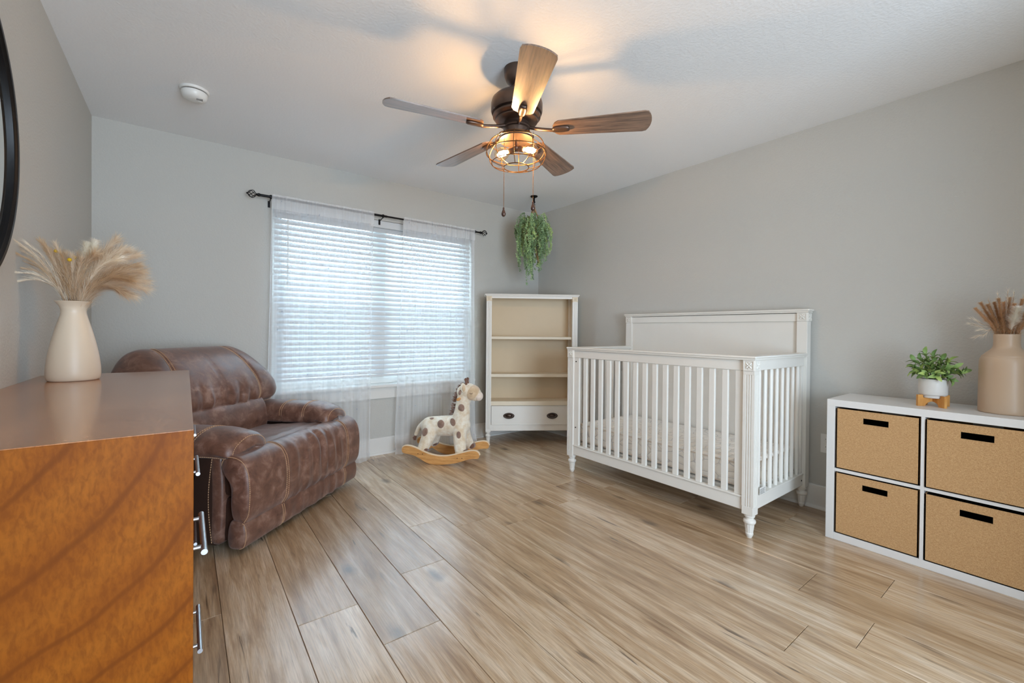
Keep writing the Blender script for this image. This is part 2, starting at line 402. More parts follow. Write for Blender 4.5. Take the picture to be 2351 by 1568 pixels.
# ------------------------------------------------------------------ room shell
T = .14
fl = struct('floor', MB().box((XL - .1, YR - .1, -.12), (XR + .1, YB + .1, -.012)), 'subfloor')
struct('ceiling', MB().box((XL - T, YR - T, H), (XR + T, YB + T, H + .12)), 'ceiling')
WX0, WX1, WZ0, WZ1 = .53, 2.325, .62, 2.08
wb = MB()
wb.box((XL - T, YB, -.1), (WX0, YB + T, H)); wb.box((WX1, YB, -.1), (XR + T, YB + T, H))
wb.box((WX0, YB, -.1), (WX1, YB + T, WZ0)); wb.box((WX0, YB, WZ1), (WX1, YB + T, H))
struct('wall_back', wb, 'wall')
struct('wall_left', MB().box((XL - T, YR - T, -.1), (XL, YB, H)), 'wall')
struct('wall_right', MB().box((XR, YR - T, -.1), (XR + T, YB, H)), 'wall')
struct('wall_front', MB().box((XL, YR - T, -.1), (XR, YR, H)), 'wall')
struct('wall_fill_block', MB().box((2.05, -.74, -.1), (XR, -.62, H)), 'wall')  # unseen wall added to keep the fill lamp off the near right wall
# planks
PW, PL, GAP = .2225, 1.545, .0016
edge0 = .113
joint = {-3: 2.9, -2: 2.35, -1: 2.011, 0: 2.90, 1: 1.762, 2: 1.478, 3: 1.863, 4: 2.28, 5: 2.128, 6: 1.98, 7: 2.167, 8: 2.02, 9: 2.28, 10: 2.05, 11: 1.571, 12: 2.6, 13: 2.2, 14: 1.9}
pm = {}
for k in range(-3, 15):
    x0 = edge0 + PW * k; x1 = x0 + PW
    x0, x1 = max(x0, XL + .002), min(x1, XR - .002)
    if x1 - x0 < .01: continue
    j = joint.get(k, 2.0); ys = [j + PL * q for q in range(-3, 3)]
    for q in range(len(ys) - 1):
        a, b = max(ys[q], YR + .002), min(ys[q + 1], YB - .002)
        if b - a < .02: continue
        key = (round(x1 - x0, 4), round(b - a, 4))
        if key not in pm:
            hw, hl = (x1 - x0) / 2 - GAP / 2, (b - a) / 2 - GAP / 2
            m = MB().box((-hw, -hl, -.012), (hw, hl, 0)); c = .0012
            m = MB(); m.add([(-hw, -hl, -.012), (hw, -hl, -.012), (hw, hl, -.012), (-hw, hl, -.012), (-hw, -hl, -c), (hw, -hl, -c), (hw, hl, -c), (-hw, hl, -c), (-hw + c, -hl + c, 0), (hw - c, -hl + c, 0), (hw - c, hl - c, 0), (-hw + c, hl - c, 0)],
                            [(0, 3, 2, 1), (0, 1, 5, 4), (1, 2, 6, 5), (2, 3, 7, 6), (3, 0, 4, 7), (4, 5, 9, 8), (5, 6, 10, 9), (6, 7, 11, 10), (7, 4, 8, 11), (8, 9, 10, 11)])
            pm[key] = m.mesh('plank', 'plank')
        linkmesh('plank', pm[key], fl, ((x0 + x1) / 2, (a + b) / 2, 0))
# skirting
def base_prof(t=.013, h=.147): return [(0, 0), (t, 0), (t, h - .006), (t - .005, h), (0, h)]
def skirt(name, p0, p1, nrm):
    p0, p1, nrm = Vector(p0), Vector(p1), Vector(nrm); m = MB(); pr = base_prof(); n = len(pr)
    vs = [p0 + nrm * a + Vector((0, 0, b)) for a, b in pr] + [p1 + nrm * a + Vector((0, 0, b)) for a, b in pr]
    m.add(vs, [tuple(range(n)), tuple(range(2 * n - 1, n - 1, -1))] + [(i, (i + 1) % n, n + (i + 1) % n, n + i) for i in range(n)])
    return struct(name, m, 'trim')
def shoe(name, p0, p1, nrm):
    p0, p1, nrm = Vector(p0), Vector(p1), Vector(nrm); m = MB(); pr = [(.013, 0)] + [(.013 + .016 * math.cos(a), .018 * math.sin(a)) for a in [PI / 2 * i / 5 for i in range(6)]]; n = len(pr)
    vs = [p0 + nrm * a + Vector((0, 0, b)) for a, b in pr] + [p1 + nrm * a + Vector((0, 0, b)) for a, b in pr]
    m.add(vs, [tuple(range(n)), tuple(range(2 * n - 1, n - 1, -1))] + [(i, (i + 1) % n, n + (i + 1) % n, n + i) for i in range(n)])
    return struct(name, m, 'trim', 40)
skirt('baseboard_back', (XL, YB, 0), (XR, YB, 0), (0, -1, 0)); shoe('trim_1', (XL, YB, 0), (XR, YB, 0), (0, -1, 0))
skirt('baseboard_right', (XR, YR, 0), (XR, YB - .013, 0), (-1, 0, 0)); shoe('trim_2', (XR, YR, 0), (XR, YB - .013, 0), (-1, 0, 0))
skirt('baseboard_left', (XL, YR, 0), (XL, YB - .013, 0), (1, 0, 0)); shoe('trim_3', (XL, YR, 0), (XL, YB - .013, 0), (1, 0, 0))
struct('trim_4', MB().box((.487, YB - .055, .598), (2.345, YB + .075, .622), ch=.004), 'trim')      # stool (inner sill)
struct('trim_5', MB().box((.515, YB - .018, .498), (2.318, YB - .0002, .598), ch=.002), 'trim')     # apron under the sill
# windows
def window(name, x0, x1):
    z0, z1, y0, y1 = .625, 2.075, YB + .078, YB + .132; fw = .045; m = MB()
    m.box((x0, y0, z0), (x0 + fw, y1, z1)); m.box((x1 - fw, y0, z0), (x1, y1, z1)); m.box((x0 + fw, y0, z1 - fw), (x1 - fw, y1, z1)); m.box((x0 + fw, y0, z0), (x1 - fw, y1, z0 + fw))
    o = struct(name, m, 'plastic')
    zm = 1.325; a, b = x0 + fw, x1 - fw
    for (s0, s1, yy) in ((z0 + fw, zm + .02, y0 + .006), (zm - .02, z1 - fw, y0 + .03)):
        s = MB(); q = .032; s.box((a, yy, s0), (a + q, yy + .022, s1)); s.box((b - q, yy, s0), (b, yy + .022, s1)); s.box((a + q, yy, s0), (b - q, yy + .022, s0 + q)); s.box((a + q, yy, s1 - q), (b - q, yy + .022, s1))
        so = obj('sash', s, 'plastic', o)
        obj('pane', MB().box((a + q, yy + .009, s0 + q), (b - q, yy + .013, s1 - q)), 'pane', so)
    obj('dimming_screen', MB().box((a, y1 - .004, z0 + fw), (b, y1 - .002, zm)), 'screen', o)  # unseen screen added to dim the gaps over the lower sash
window('window_1', .535, 1.393); window('window_2', 1.393, 2.32)
struct('ground', MB().box((-14, YB + T + .05, -.5), (18, 30, -.35)), 'grass')
o = bpy.data.objects['ground']
# ------------------------------------------------------------------ blind
bl = thing('window_blind', 'white horizontal slatted blind with its slats nearly closed behind the sheer curtains', 'blind', ((WX0 + WX1) / 2, YB + .03, WZ1 - .02))
bx0, bx1 = WX0 + .012, WX1 - .012
obj('headrail', MB().box((bx0, YB + .004, 2.017), (bx1, YB + .055, 2.078), ch=.003), 'slat', bl)
sw, tilt, n = .0255, math.radians(60), 8
sm = MB(); pts = []
for i in range(n + 1):
    q = -1 + 2 * i / n; pts.append((q * sw, .0022 * (1 - q * q)))
poly = [(a, b + .0013) for a, b in pts] + [(a, b - .0013) for a, b in reversed(pts)]
ct, st_ = math.cos(tilt), math.sin(tilt)
poly = [(a * ct - b * st_, a * st_ + b * ct) for a, b in poly]
sm.prism(poly, -(bx1 - bx0) / 2, (bx1 - bx0) / 2, 'X')
slat = sm.mesh('slat', 'slat', 40)
zs = 1.996; rr = ROOT[bl.name].to_translation()
while zs > .735:
    linkmesh('slat', slat, bl, (0, YB + .03 - rr.y, zs - rr.z)); zs -= .0434
obj('bottom_rail', MB().box((bx0, YB + .008, .690), (bx1, YB + .054, .712), ch=.003), 'slat', bl)
for cx in (.66, 1.05, 1.42, 1.80, 2.20):
    m = MB()
    for yy in (YB + .012, YB + .048): m.tube([(cx, yy, 2.02), (cx, yy, .72)], .0007, 4)
    obj('ladder_cord', m, 'plastic', bl)
obj('tilt_wand', MB().tube([(.637, YB - .004, 2.0), (.637, YB - .006, 1.445)], .0045, 8), 'plastic', bl)
# ------------------------------------------------------------------ curtain rod
RY, RZ = YB - .09, 2.098
rod = thing('curtain_rod', 'black metal curtain rod with cage finials above the window', 'curtain rod', (1.4, RY, RZ))
obj('rod_tube', MB().tube([(.438, RY, RZ), (1.40, RY, RZ)], .0095, 12).tube([(1.38, RY, RZ), (2.362, RY, RZ)], .0075, 12), 'black', rod, 40)
for sx, x in ((-1, .438), (1, 2.362)):
    m = MB(); tip = x + sx * .085
    m.lathe([(.008, 0), (.012, .004), (.012, .016), (.007, .024), (.005, .03)], 14, (x, RY, RZ), Matrix.Rotation(sx * PI / 2, 4, 'Y'))
    for k in range(6):
        a = 2 * PI * k / 6; p = []
        for i in range(13):
            q = i / 12; r = .028 * math.sin(PI * q) ** .8; aa = a + q * 2.2; p.append((x + sx * (.025 + .058 * q), RY + r * math.cos(aa), RZ + r * math.sin(aa)))
        m.tube(p, .0024, 6)
    m.ell((tip, RY, RZ), (.006, .006, .006), 10, 6)
    obj('finial', m, 'black', rod, 50)
for x in (.505, 1.365, 2.305):
    m = MB(); m.tube([(x, YB, RZ - .028), (x, RY, RZ - .014)], .004, 8); m.box((x - .008, YB - .004, RZ - .06), (x + .008, YB, RZ - .012)); m.lathe([(.014, -.006), (.014, .006)], 16, (x, RY, RZ), Matrix.Rotation(PI / 2, 4, 'Y'))
    obj('bracket', m, 'black', rod, 40)
# ------------------------------------------------------------------ sheer curtains
def curtain(label, xt0, xt1, xb0, xb1, folds, seed, bot):
    rnd = random.Random(seed); ph = [rnd.uniform(0, 6.28) for _ in range(6)]
    nx, nz = 150, 60; vs = []; fs = []
    def P(u, v):            # v: 0 top .. 1 bottom
        z = 2.118 + (bot - 2.118) * v; e = v ** 1.4
        x = (xt0 + (xt1 - xt0) * u) * (1 - e) + (xb0 + (xb1 - xb0) * u) * e
        A = .006 + .016 * min(1, v * 3) + .012 * v
        y = RY + A * (math.sin(folds * 6.28 * u + ph[0] + .6 * math.sin(2.2 * v + ph[1])) * .7 + .5 * math.sin(folds * 2.7 * 6.28 * u + ph[2] + v) * (1 - .5 * v)) - .018 * v
        y += .0035 * math.sin(160 * u + ph[3]) * max(0, 1 - v * 9)
        if v > .9: y -= .03 * ((v - .9) / .1) ** 2 * (1 + math.sin(6.28 * 2 * u + ph[4]))
        return (x, y, z)
    for i in range(nx + 1):
        for j in range(nz + 1): vs.append(P(i / nx, j / nz))
    for i in range(nx):
        for j in range(nz): a = i * (nz + 1) + j; fs.append((a, a + nz + 1, a + nz + 2, a + 1))
    t = thing('sheer_curtain', label, 'curtain', ((xt0 + xt1) / 2, RY, .0))
    obj('panel', MB().add(vs, fs), 'sheer', t, 180)
    vs = []; fs = []
    for i in range(nx + 1):
        for j in range(5): x, y, z = P(i / nx, j / 4 * .052); vs.append((x, min(y, RY + .004) - .016, z))
    for i in range(nx):
        for j in range(4): a = i * 5 + j; fs.append((a, a + 5, a + 6, a + 1))
    obj('rod_pocket', MB().add(vs, fs), 'sheerband', t, 180)
    for u in (0.004, .996):
        p = [Vector(P(u, j / 40)) for j in range(41)]; obj('hem', MB().tube(p, .0028, 6), 'sheerband', t, 180)
curtain('left sheer white curtain panel hanging beside the brown recliner', .512, 1.284, .47, 1.262, 4, 3, .006)
curtain('right sheer white curtain panel hanging behind the toy giraffe', 1.549, 2.296, 1.478, 2.322, 4, 11, .006)
# ------------------------------------------------------------------ ceiling fan
FX, FY = 1.340, 1.757
fan = thing('ceiling_fan', 'bronze ceiling fan with five brown wooden blades and a wire cage lamp', 'ceiling fan', (FX, FY, H))
fc = (FX, FY, 0)
obj('canopy', MB().lathe([(.066, 2.44), (.066, 2.425), (.064, 2.40), (.055, 2.378), (.04, 2.364), (.026, 2.358)], 36, fc), 'bronze', fan, 45)
obj('downrod', MB().lathe([(.0125, 2.37), (.0125, 2.29)], 16, fc).lathe([(.024, 2.362), (.024, 2.345), (.016, 2.338)], 20, fc), 'bronze', fan, 45)
obj('motor_housing', MB().lathe([(.03, 2.304), (.085, 2.302), (.112, 2.294), (.126, 2.280), (.131, 2.262), (.131, 2.226), (.127, 2.214), (.112, 2.211), (.112, 2.206), (.122, 2.202), (.121, 2.194), (.106, 2.186), (.100, 2.182), (.108, 2.179), (.107, 2.174), (.09, 2.166), (.06, 2.162)], 48, fc), 'bronze', fan, 40)
obj('switch_housing', MB().lathe([(.066, 2.166), (.066, 2.150), (.069, 2.146), (.069, 2.138), (.060, 2.134), (.058, 2.108), (.066, 2.100), (.078, 2.094), (.088, 2.086), (.088, 2.078), (.02, 2.078)], 40, fc), 'bronze', fan, 40)
# blades
def blade_outline():
    r0, r1, w0, w1 = .185, .652, .052, .072; pts = []
    pts += [(r0 + .012, -w0 + .012), (r0 + .03, -w0)]
    n = 10
    for i in range(n + 1): q = i / n; pts.append((r0 + .03 + (r1 - .06 - r0) * q, -(w0 + (w1 - w0) * q)))
    pts += [(r1 - .012, -w1 + .005), (r1 - .002, -w1 + .022)]
    for i in range(1, 6): q = i / 6; pts.append((r1 + .008 * math.sin(PI * q), (-w1 + .022) + (2 * w1 - .044) * q))
    pts += [(r1 - .002, w1 - .022), (r1 - .012, w1 - .005)]
    for i in range(n + 1): q = 1 - i / n; pts.append((r0 + .03 + (r1 - .06 - r0) * q, w0 + (w1 - w0) * q))
    pts += [(r0 + .012, w0 - .012), (r0, w0 - .035), (r0, -w0 + .035)]
    return pts
bm_ = MB().prism(blade_outline(), -.003, .003).mesh('blade', 'blade', 30)
am = MB()
am.tube(smoothpath([(.055, 0, 0.018), (.10, 0, .004), (.15, 0, -.006), (.19, 0, -.012)], 5), .0085, 10)
am.rbox((.225, 0, -.0085), (.085, .042, .013), .0065, (10, 6, 4), lambda q, p: (q.x, q.y * (1 - .35 * p[0] * p[0]), q.z - .004 * (1 - p[1] * p[1]) * (p[2] < 0)))
arm_mesh = am.mesh('blade_arm', 'bronze', 50)
for k in range(5):
    a = math.radians(24 + 72 * k)
    M4 = Matrix.Translation((0, 0, 2.128 - H)) @ Matrix.Rotation(a, 4, 'Z') @ Matrix.Rotation(math.radians(-12), 4, 'X')
    b = linkmesh('blade', bm_, fan, M4=M4)
    linkmesh('blade_arm', arm_mesh, fan, M4=M4 @ Matrix.Translation((0, 0, 0)))
# cage lamp
cage = MB()
def ring(r, z, rr=.0021): cage.tube([(FX + r * math.cos(2 * PI * i / 48), FY + r * math.sin(2 * PI * i / 48), z) for i in range(48)], rr, 6, closed=True)
cprof = smoothpath([(.084, 0, 2.098), (.118, 0, 2.082), (.146, 0, 2.045), (.153, 0, 2.012), (.136, 0, 1.972), (.10, 0, 1.952), (.063, 0, 1.943)], 4)
ring(.085, 2.098); ring(.135, 2.065); ring(.153, 2.012, .0025); ring(.125, 1.962); ring(.063, 1.943, .0026)
for k in range(10):
    a = 2 * PI * k / 10 + .2; cage.tube([(FX + p.x * math.cos(a), FY + p.x * math.sin(a), p.z) for p in cprof], .002, 6)
cg = obj('lamp_cage', cage, 'brass', fan, 50)
sv = Vector((.795, -.606, 0)); fv = Vector((.606, .795, 0))
obj('socket_bracket', MB().tube([(FX, FY, 2.08), (FX, FY, 2.045)], .012, 12).ell((FX, FY, 2.04), (.02, .02, .016)), 'bronze', fan, 50)
for sgn, dv in ((-1, sv * -.9 + fv * .25), (1, sv * .85 - fv * .35)):
    dv = unit(dv + Vector((0, 0, -.25))); base = Vector((FX, FY, 2.04)); q = dv.to_track_quat('Z', 'Y').to_matrix().to_4x4()
    bo = obj('bulb', MB().lathe([(.012, .034), (.015, .042), (.025, .056), (.033, .074), (.034, .086), (.028, .104), (.015, .116), (.002, .119)], 20, base, q, cap=False), 'bulbglass', fan, 60)
    obj('socket', MB().lathe([(.004, .010), (.015, .012), (.015, .038), (.012, .042)], 16, base, q), 'bronze', bo, 40)
    fm = MB()
    for i in range(6):
        a = 2 * PI * i / 6; pth = []
        for (r, h) in ((.006, .05), (.012, .064), (.013, .090), (.005, .104)): pth.append(base + q.to_3x3() @ Vector((r * math.cos(a), r * math.sin(a), h)))
        fm.tube(pth, .0017, 5)
    obj('filament', fm, 'filament', bo)
    pl = bpy.data.lights.new('bulb_light', 'POINT'); pl.energy = BULB_W; pl.color = WARM; pl.shadow_soft_size = .016
    po = bpy.data.objects.new('bulb_light', pl); C.objects.link(po); po.parent = fan; po.location = base + dv * .078 - Vector((FX, FY, H))
for s_, z1 in ((-.062, 1.735), (.086, 1.765)):
    p = Vector((FX, FY, 0)) + sv * s_ + fv * (-.02); m = MB(); z = 2.10
    m.tube([(p.x, p.y, 2.115), (p.x, p.y, z1)], .0009, 5)
    while z > z1: m.ell((p.x, p.y, z), (.0021, .0021, .0021), 6, 4); z -= .0062
    ch = obj('pull_chain', m, 'brass', fan, 60)
    obj('pendant', MB().lathe([(.002, z1), (.005, z1 - .006), (.0045, z1 - .012), (.009, z1 - .024), (.0115, z1 - .034), (.010, z1 - .042), (.004, z1 - .048)], 16, (p.x, p.y, 0)), 'crystal', ch, 60)
# ------------------------------------------------------------------ smoke detector
sd = thing('smoke_detector', 'round white smoke detector on the ceiling above the recliner', 'smoke detector', (.035, 3.018, H))
dc = (.035, 3.018, 0)
obj('base_plate', MB().lathe([(.069, H), (.069, H - .010), (.066, H - .013)], 40, dc), 'plastic', sd, 40)
obj('vent_gap', MB().lathe([(.058, H - .0125), (.058, H - .018)], 40, dc), 'darkvoid', sd, 40)
obj('cover', MB().lathe([(.061, H - .017), (.062, H - .024), (.057, H - .044), (.045, H - .055), (.02, H - .058)], 40, dc), 'plastic', sd, 40)
g = MB()
for i in range(5): x = .045 + .006 * i; g.box((x, 2.985, H - .0585), (x + .002, 3.003, H - .054))
obj('speaker_grille', g, 'darkvoid', sd); obj('test_button', MB().lathe([(.009, H - .050), (.009, H - .0585), (.006, H - .0595)], 18, (.062, 3.02, 0)), 'plastic', sd, 40)
# ------------------------------------------------------------------ outlet
ol = thing('wall_outlet', 'white duplex wall outlet between the crib and the cube shelf', 'outlet', (XR, .966, .418))
obj('cover_plate', MB().box((XR - .006, .930, .359), (XR - .0002, 1.003, .477), ch=.002), 'plastic', ol)
for z in (.442, .394):
    r = obj('receptacle', MB().lathe([(.017, 0), (.017, .003), (.015, .004)], 24, (XR - .006, .966, z), Matrix.Rotation(-PI / 2, 4, 'Y')), 'plastic', ol, 40)
    m = MB(); m.box((XR - .0106, .958, z + .001), (XR - .0098, .960, z + .009)); m.box((XR - .0106, .972, z + .001), (XR - .0098, .974, z + .009)); m.lathe([(.0025, 0), (.0025, .0008)], 10, (XR - .0099, .966, z - .007), Matrix.Rotation(-PI / 2, 4, 'Y'))
    obj('slots', m, 'darkvoid', r)

# ------------------------------------------------------------------ helpers for painted furniture
def fluted(mb, x0, x1, y0, y1, z0, z1, faces, g=.006, n=3, d=.004):
    """post with shallow vertical flutes cut into the named faces ('-x','-y','+y')"""
    def side(a0, a1):
        L = a1 - a0; m = L * .2; st = (L - 2 * m) / n; out = []
        for i in range(n):
            c = a0 + m + st * (i + .5); sg = 1 if L > 0 else -1; out += [(c - sg * g / 2, 0), (c - sg * g * .25, d), (c + sg * g * .25, d), (c + sg * g / 2, 0)]
        return out
    p = [(x0, y0)]
    if '-y' in faces: p += [(a, y0 + dd) for a, dd in side(x0, x1)]
    p.append((x1, y0)); p.append((x1, y1))
    if '+y' in faces: p += [(a, y1 - dd) for a, dd in side(x1, x0)]
    p.append((x0, y1))
    if '-x' in faces: p += [(x0 + dd, a) for a, dd in side(y1, y0)]
    return mb.prism(p, z0, z1)
def foot(mb, cx, cy, zt, r=.03, seg=24):
    pr = [(r * .9, zt), (r * .9, zt - .012), (r * .72, zt - .018), (r * .7, zt - .026), (r * 1.0, zt - .032), (r * 1.06, zt - .040), (r * .98, zt - .048), (r * .82, zt - .052), (r * .80, zt - .06)]
    pr += [(r * .62, .028), (r * .66, .025), (r * .66, .019), (r * .58, .012), (r * .4, .0)]
    vs = []; fs = []
    for i, (rr, z) in enumerate(pr):
        for j in range(seg):
            a = 2 * PI * j / seg; k = rr * (.90 if (j % 2 and 8 <= i <= 9) else 1); vs.append((cx + k * math.cos(a), cy + k * math.sin(a), z))
    for i in range(len(pr) - 1):
        for j in range(seg): k = (j + 1) % seg; fs.append((i * seg + j, i * seg + k, (i + 1) * seg + k, (i + 1) * seg + j))
    fs.append(tuple(range(seg))); fs.append(tuple((len(pr) - 1) * seg + j for j in range(seg)))
    return mb.add(vs, fs)
def rosette(mb, c, nrm, s):
    """carved four-petal flower on a square block face"""
    nrm = Vector(nrm); q = nrm.to_track_quat('Z', 'Y').to_matrix().to_4x4(); T0 = Matrix.Translation(c) @ q; h = s / 2; b = s * .09
    for (a0, b0, a1, b1) in ((-h, -h, h, -h + b), (-h, h - b, h, h), (-h, -h + b, -h + b, h - b), (h - b, -h + b, h, h - b)): mb.box((a0, b0, 0), (a1, b1, .0035), T0)
    for k in range(4): mb.ell((0, 0, 0), (s * .19, s * .085, .006), 10, 6, T0 @ Matrix.Rotation(PI / 4 + k * PI / 2, 4, 'Z') @ Matrix.Translation((s * .20, 0, .0005)))
    for k in range(4): mb.ell((0, 0, 0), (s * .09, s * .05, .004), 8, 4, T0 @ Matrix.Rotation(k * PI / 2, 4, 'Z') @ Matrix.Translation((s * .27, 0, .0005)))
    mb.ell((0, 0, 0), (s * .07, s * .07, .007), 10, 6, T0); return mb
def cap(mb, x0, x1, y0, y1, z0, z1, o):
    """moulded cap board, stepped and rounded"""
    h = z1 - z0
    mb.box((x0 - o * .45, y0 - o * .45, z0), (x1 + o * .45, y1 + o * .45, z0 + h * .4), ch=.001); mb.box((x0 - o, y0 - o, z0 + h * .4), (x1 + o, y1 + o, z1), ch=h * .25); return mb
# ------------------------------------------------------------------ crib
CX0, CX1, CY0, CY1 = 2.417, 3.192, 1.058, 2.472
P = .06; ZB, ZT = .128, .905
crib = thing('crib', 'white slatted baby crib with a tall panel headboard against the right wall', 'crib', ((CX0 + CX1) / 2, (CY0 + CY1) / 2, 0))
for (px, py, rear, sy) in ((CX0, CY0, 0, -1), (CX0, CY1 - P, 0, 1), (CX1 - P, CY0, 1, -1), (CX1 - P, CY1 - P, 1, 1)):
    zt = ZT if not rear else 1.188
    fc_ = ('-x', '-y' if sy < 0 else '+y'); m = MB()
    if rear: m.box((px, py, ZB), (px + P, py + P, zt), ch=.002)
    else:
        m.box((px, py, ZB), (px + P, py + P, ZB + .045), ch=.002); fluted(m, px, px + P, py, py + P, ZB + .045, zt - .02, fc_); m.box((px, py, zt - .02), (px + P, py + P, zt), ch=.001)
    po = obj('post', m, 'white', crib)
    obj('foot', foot(MB(), px + P / 2, py + P / 2, ZB), 'white', po, 35)
    zb1 = .964 if not rear else 1.243
    m = MB().box((px - .002, py - .002, zt), (px + P + .002, py + P + .002, zb1), ch=.002); s = zb1 - zt
    rosette(m, (px - .002, py + P / 2, (zt + zb1) / 2), (-1, 0, 0), s * .94); rosette(m, (px + P / 2, py - .002 if sy < 0 else py + P + .002, (zt + zb1) / 2), (0, sy, 0), s * .94)
    obj('rosette_block', m, 'white', po, 40)
a, b = CY0 + P, CY1 - P
obj('front_top_rail', MB().box((CX0 + .010, a, .905), (CX0 + .042, b, .964), ch=.003), 'white', crib)
obj('front_bottom_rail', MB().box((CX0 + .010, a, .145), (CX0 + .042, b, .216), ch=.002).box((CX0 + .004, a, .212), (CX0 + .046, b, .221), ch=.002), 'white', crib)
m = MB(); cap(m, CX0, CX0 + .05, CY0, CY1, .964, .986, .010); obj('front_cap', m, 'white', crib)
for y0, y1 in ((a, a + .048), (b - .05, b)): obj('stile', MB().box((CX0 + .014, y0, .221), (CX0 + .036, y1, .905), ch=.002), 'white', crib)
sl0, sl1 = a + .048, b - .05; ns = 15; pitch = (sl1 - sl0 + .0) / (ns + .53)
slm = MB().box((-.009, -.0175, .221), (.009, .0175, .905), ch=.003).mesh('slat', 'white')
cr0 = ROOT[crib.name].to_translation()
gapw = ((sl1 - sl0) - ns * .035) / (ns + 1)
for i in range(ns): linkmesh('slat', slm, crib, (CX0 + .025 - cr0.x, sl0 + gapw + .0175 + i * (.035 + gapw) - cr0.y, 0))
spm = MB().lathe([(.010, .221), (.0115, .24), (.0115, .886), (.010, .905)], 14).mesh('spindle', 'white', 50)
for sy, y in ((0, CY0 + .03), (1, CY1 - .03)):
    x0, x1 = CX0 + P, CX1 - P
    obj('side_top_rail', MB().box((x0, y - .016, .905), (x1, y + .016, .964), ch=.003), 'white', crib)
    obj('side_bottom_rail', MB().box((x0, y - .016, .145), (x1, y + .016, .216), ch=.002).box((x0, y - .021, .212), (x1, y + .021, .221), ch=.002), 'white', crib)
    m = MB(); cap(m, CX0 + .05, x1 + .0, y - .025, y + .025, .964, .986, .010); obj('side_cap', m, 'white', crib)
    for q in (0, 1):
        xx = (x0, x0 + .022) if q == 0 else (x1 - .022, x1); obj('side_stile', MB().box((xx[0], y - .011, .221), (xx[1], y + .011, .905), ch=.002), 'white', crib)
    for i in range(8): linkmesh('spindle', spm, crib, (x0 + .022 + (x1 - x0 - .044) * (i + .5) / 8 - cr0.x, y - cr0.y, 0))
bx = CX1 - P
obj('headboard_panel', MB().box((bx + .022, a, .16), (bx + .040, b, 1.19), ch=.002), 'white', crib)
obj('headboard_top_rail', MB().box((bx + .008, a, 1.188), (bx + .052, b, 1.240), ch=.003), 'white', crib)
obj('headboard_bottom_rail', MB().box((bx + .012, a, .145), (bx + .048, b, .221), ch=.003), 'white', crib)
m = MB(); cap(m, CX1 - P, CX1, CY0, CY1, 1.243, 1.266, .014); obj('headboard_cap', m, 'white', crib)
m = MB().box((CX0 + .06, a - .01, .212), (CX1 - .045, b + .01, .232), ch=.003)
obj('mattress_support', m, 'plastic', crib)
for (x, y, z, ax) in ((CX0 + .036 - .023, b - .02, .895 - .02, 'x'), (CX0 + .013, b - .02, .36, 'x'), (CX0 + P + .02, CY0 + .0135, .178, 'y'), (CX1 - P - .02, CY0 + .0135, .178, 'y')):
    rot = Matrix.Rotation(-PI / 2, 4, 'Y') if ax == 'x' else Matrix.Rotation(PI / 2, 4, 'X'); obj('bolt', MB().lathe([(.005, 0), (.005, .002)], 14, (x, y, z), rot), 'black', crib)
tg = obj('care_tag', MB().box((CX0 + P + .03, CY0 + .004, .222), (CX0 + P + .10, CY0 + .006, .262)), 'plastic', crib, label='white printed safety tag')
m = MB()
for i in range(5): m.box((CX0 + P + .034, CY0 + .0035, .227 + i * .0062), (CX0 + P + .034 + (.050 if i % 2 else .058), CY0 + .004, .2286 + i * .0062))
obj('print_lines', m, 'darkvoid', tg)
# mattress
mt = thing('crib_mattress', 'white quilted crib mattress with faint grey hexagon lines inside the crib', 'mattress', ((CX0 + CX1) / 2, (CY0 + CY1) / 2, .2325))
def quilt(q, p):
    k = noise.noise(Vector(q) * 14) * .004; return (q.x + k * p[0], q.y + k * p[1], q.z + (k if p[2] > .5 else 0))
obj('mattress_body', MB().rbox(((CX0 + .075 + CX1 - .055) / 2, (CY0 + CY1) / 2, .309), (CX1 - CX0 - .13, CY1 - CY0 - .10, .15), .022, (26, 44, 6), quilt), 'mattress', mt, 60)
m = MB(); x0, x1, y0, y1 = CX0 + .077, CX1 - .057, CY0 + .052, CY1 - .052
for z in (.248, .374): m.tube([(x0, y0 + .02, z), (x0 + .006, y0 + .006, z), (x0 + .02, y0, z), (x1 - .02, y0, z), (x1, y0 + .02, z), (x1, y1 - .02, z), (x1 - .02, y1, z), (x0 + .02, y1, z), (x0 + .006, y1 - .006, z), (x0, y1 - .02, z)], .004, 6, closed=True)
obj('piping', m, 'plushpink', mt, 60)

# ------------------------------------------------------------------ bookcase (angled across the corner)
BA = math.radians(-33.5); BW, BD, BH = .890, .250, 1.444
bk = thing('bookcase', 'cream open bookcase with one drawer set across the corner', 'bookcase', (2.312, 3.484, 0), BA)
def L(n, m, mat, par, sm=None): return obj(n, m, mat, par, sm, world=False)
lp = .051
for (x, y, front) in ((0, 0, 1), (BW - lp, 0, 1), (0, BD - lp, 0), (BW - lp, BD - lp, 0)):
    m = MB()
    if front: m.box((x, y, .128), (x + lp, y + lp, .16), ch=.002); fluted(m, x, x + lp, y, y + lp, .16, 1.385, ('-y',)); m.box((x, y, 1.385), (x + lp, y + lp, 1.396), ch=.001)
    else: m.box((x, y, .128), (x + lp, y + lp, 1.444), ch=.002)
    po = L('post', m, 'white', bk); L('foot', foot(MB(), x + lp / 2, y + lp / 2, .128, .025), 'white', po, 35)
    if front:
        m = MB().box((x - .001, y - .002, 1.396), (x + lp + .001, y + lp, 1.444), ch=.0015); rosette(m, (x + lp / 2, y - .002, 1.42), (0, -1, 0), .045); L('rosette_block', m, 'cream', po, 40)
for x in (.012, BW - .012 - .016): L('side_panel', MB().box((x, lp, .135), (x + .016, BD - lp, 1.444)), 'cream', bk)
L('back_panel', MB().box((lp - .03, BD - .022, .135), (BW - lp + .03, BD - .012, 1.444)), 'creamback', bk)
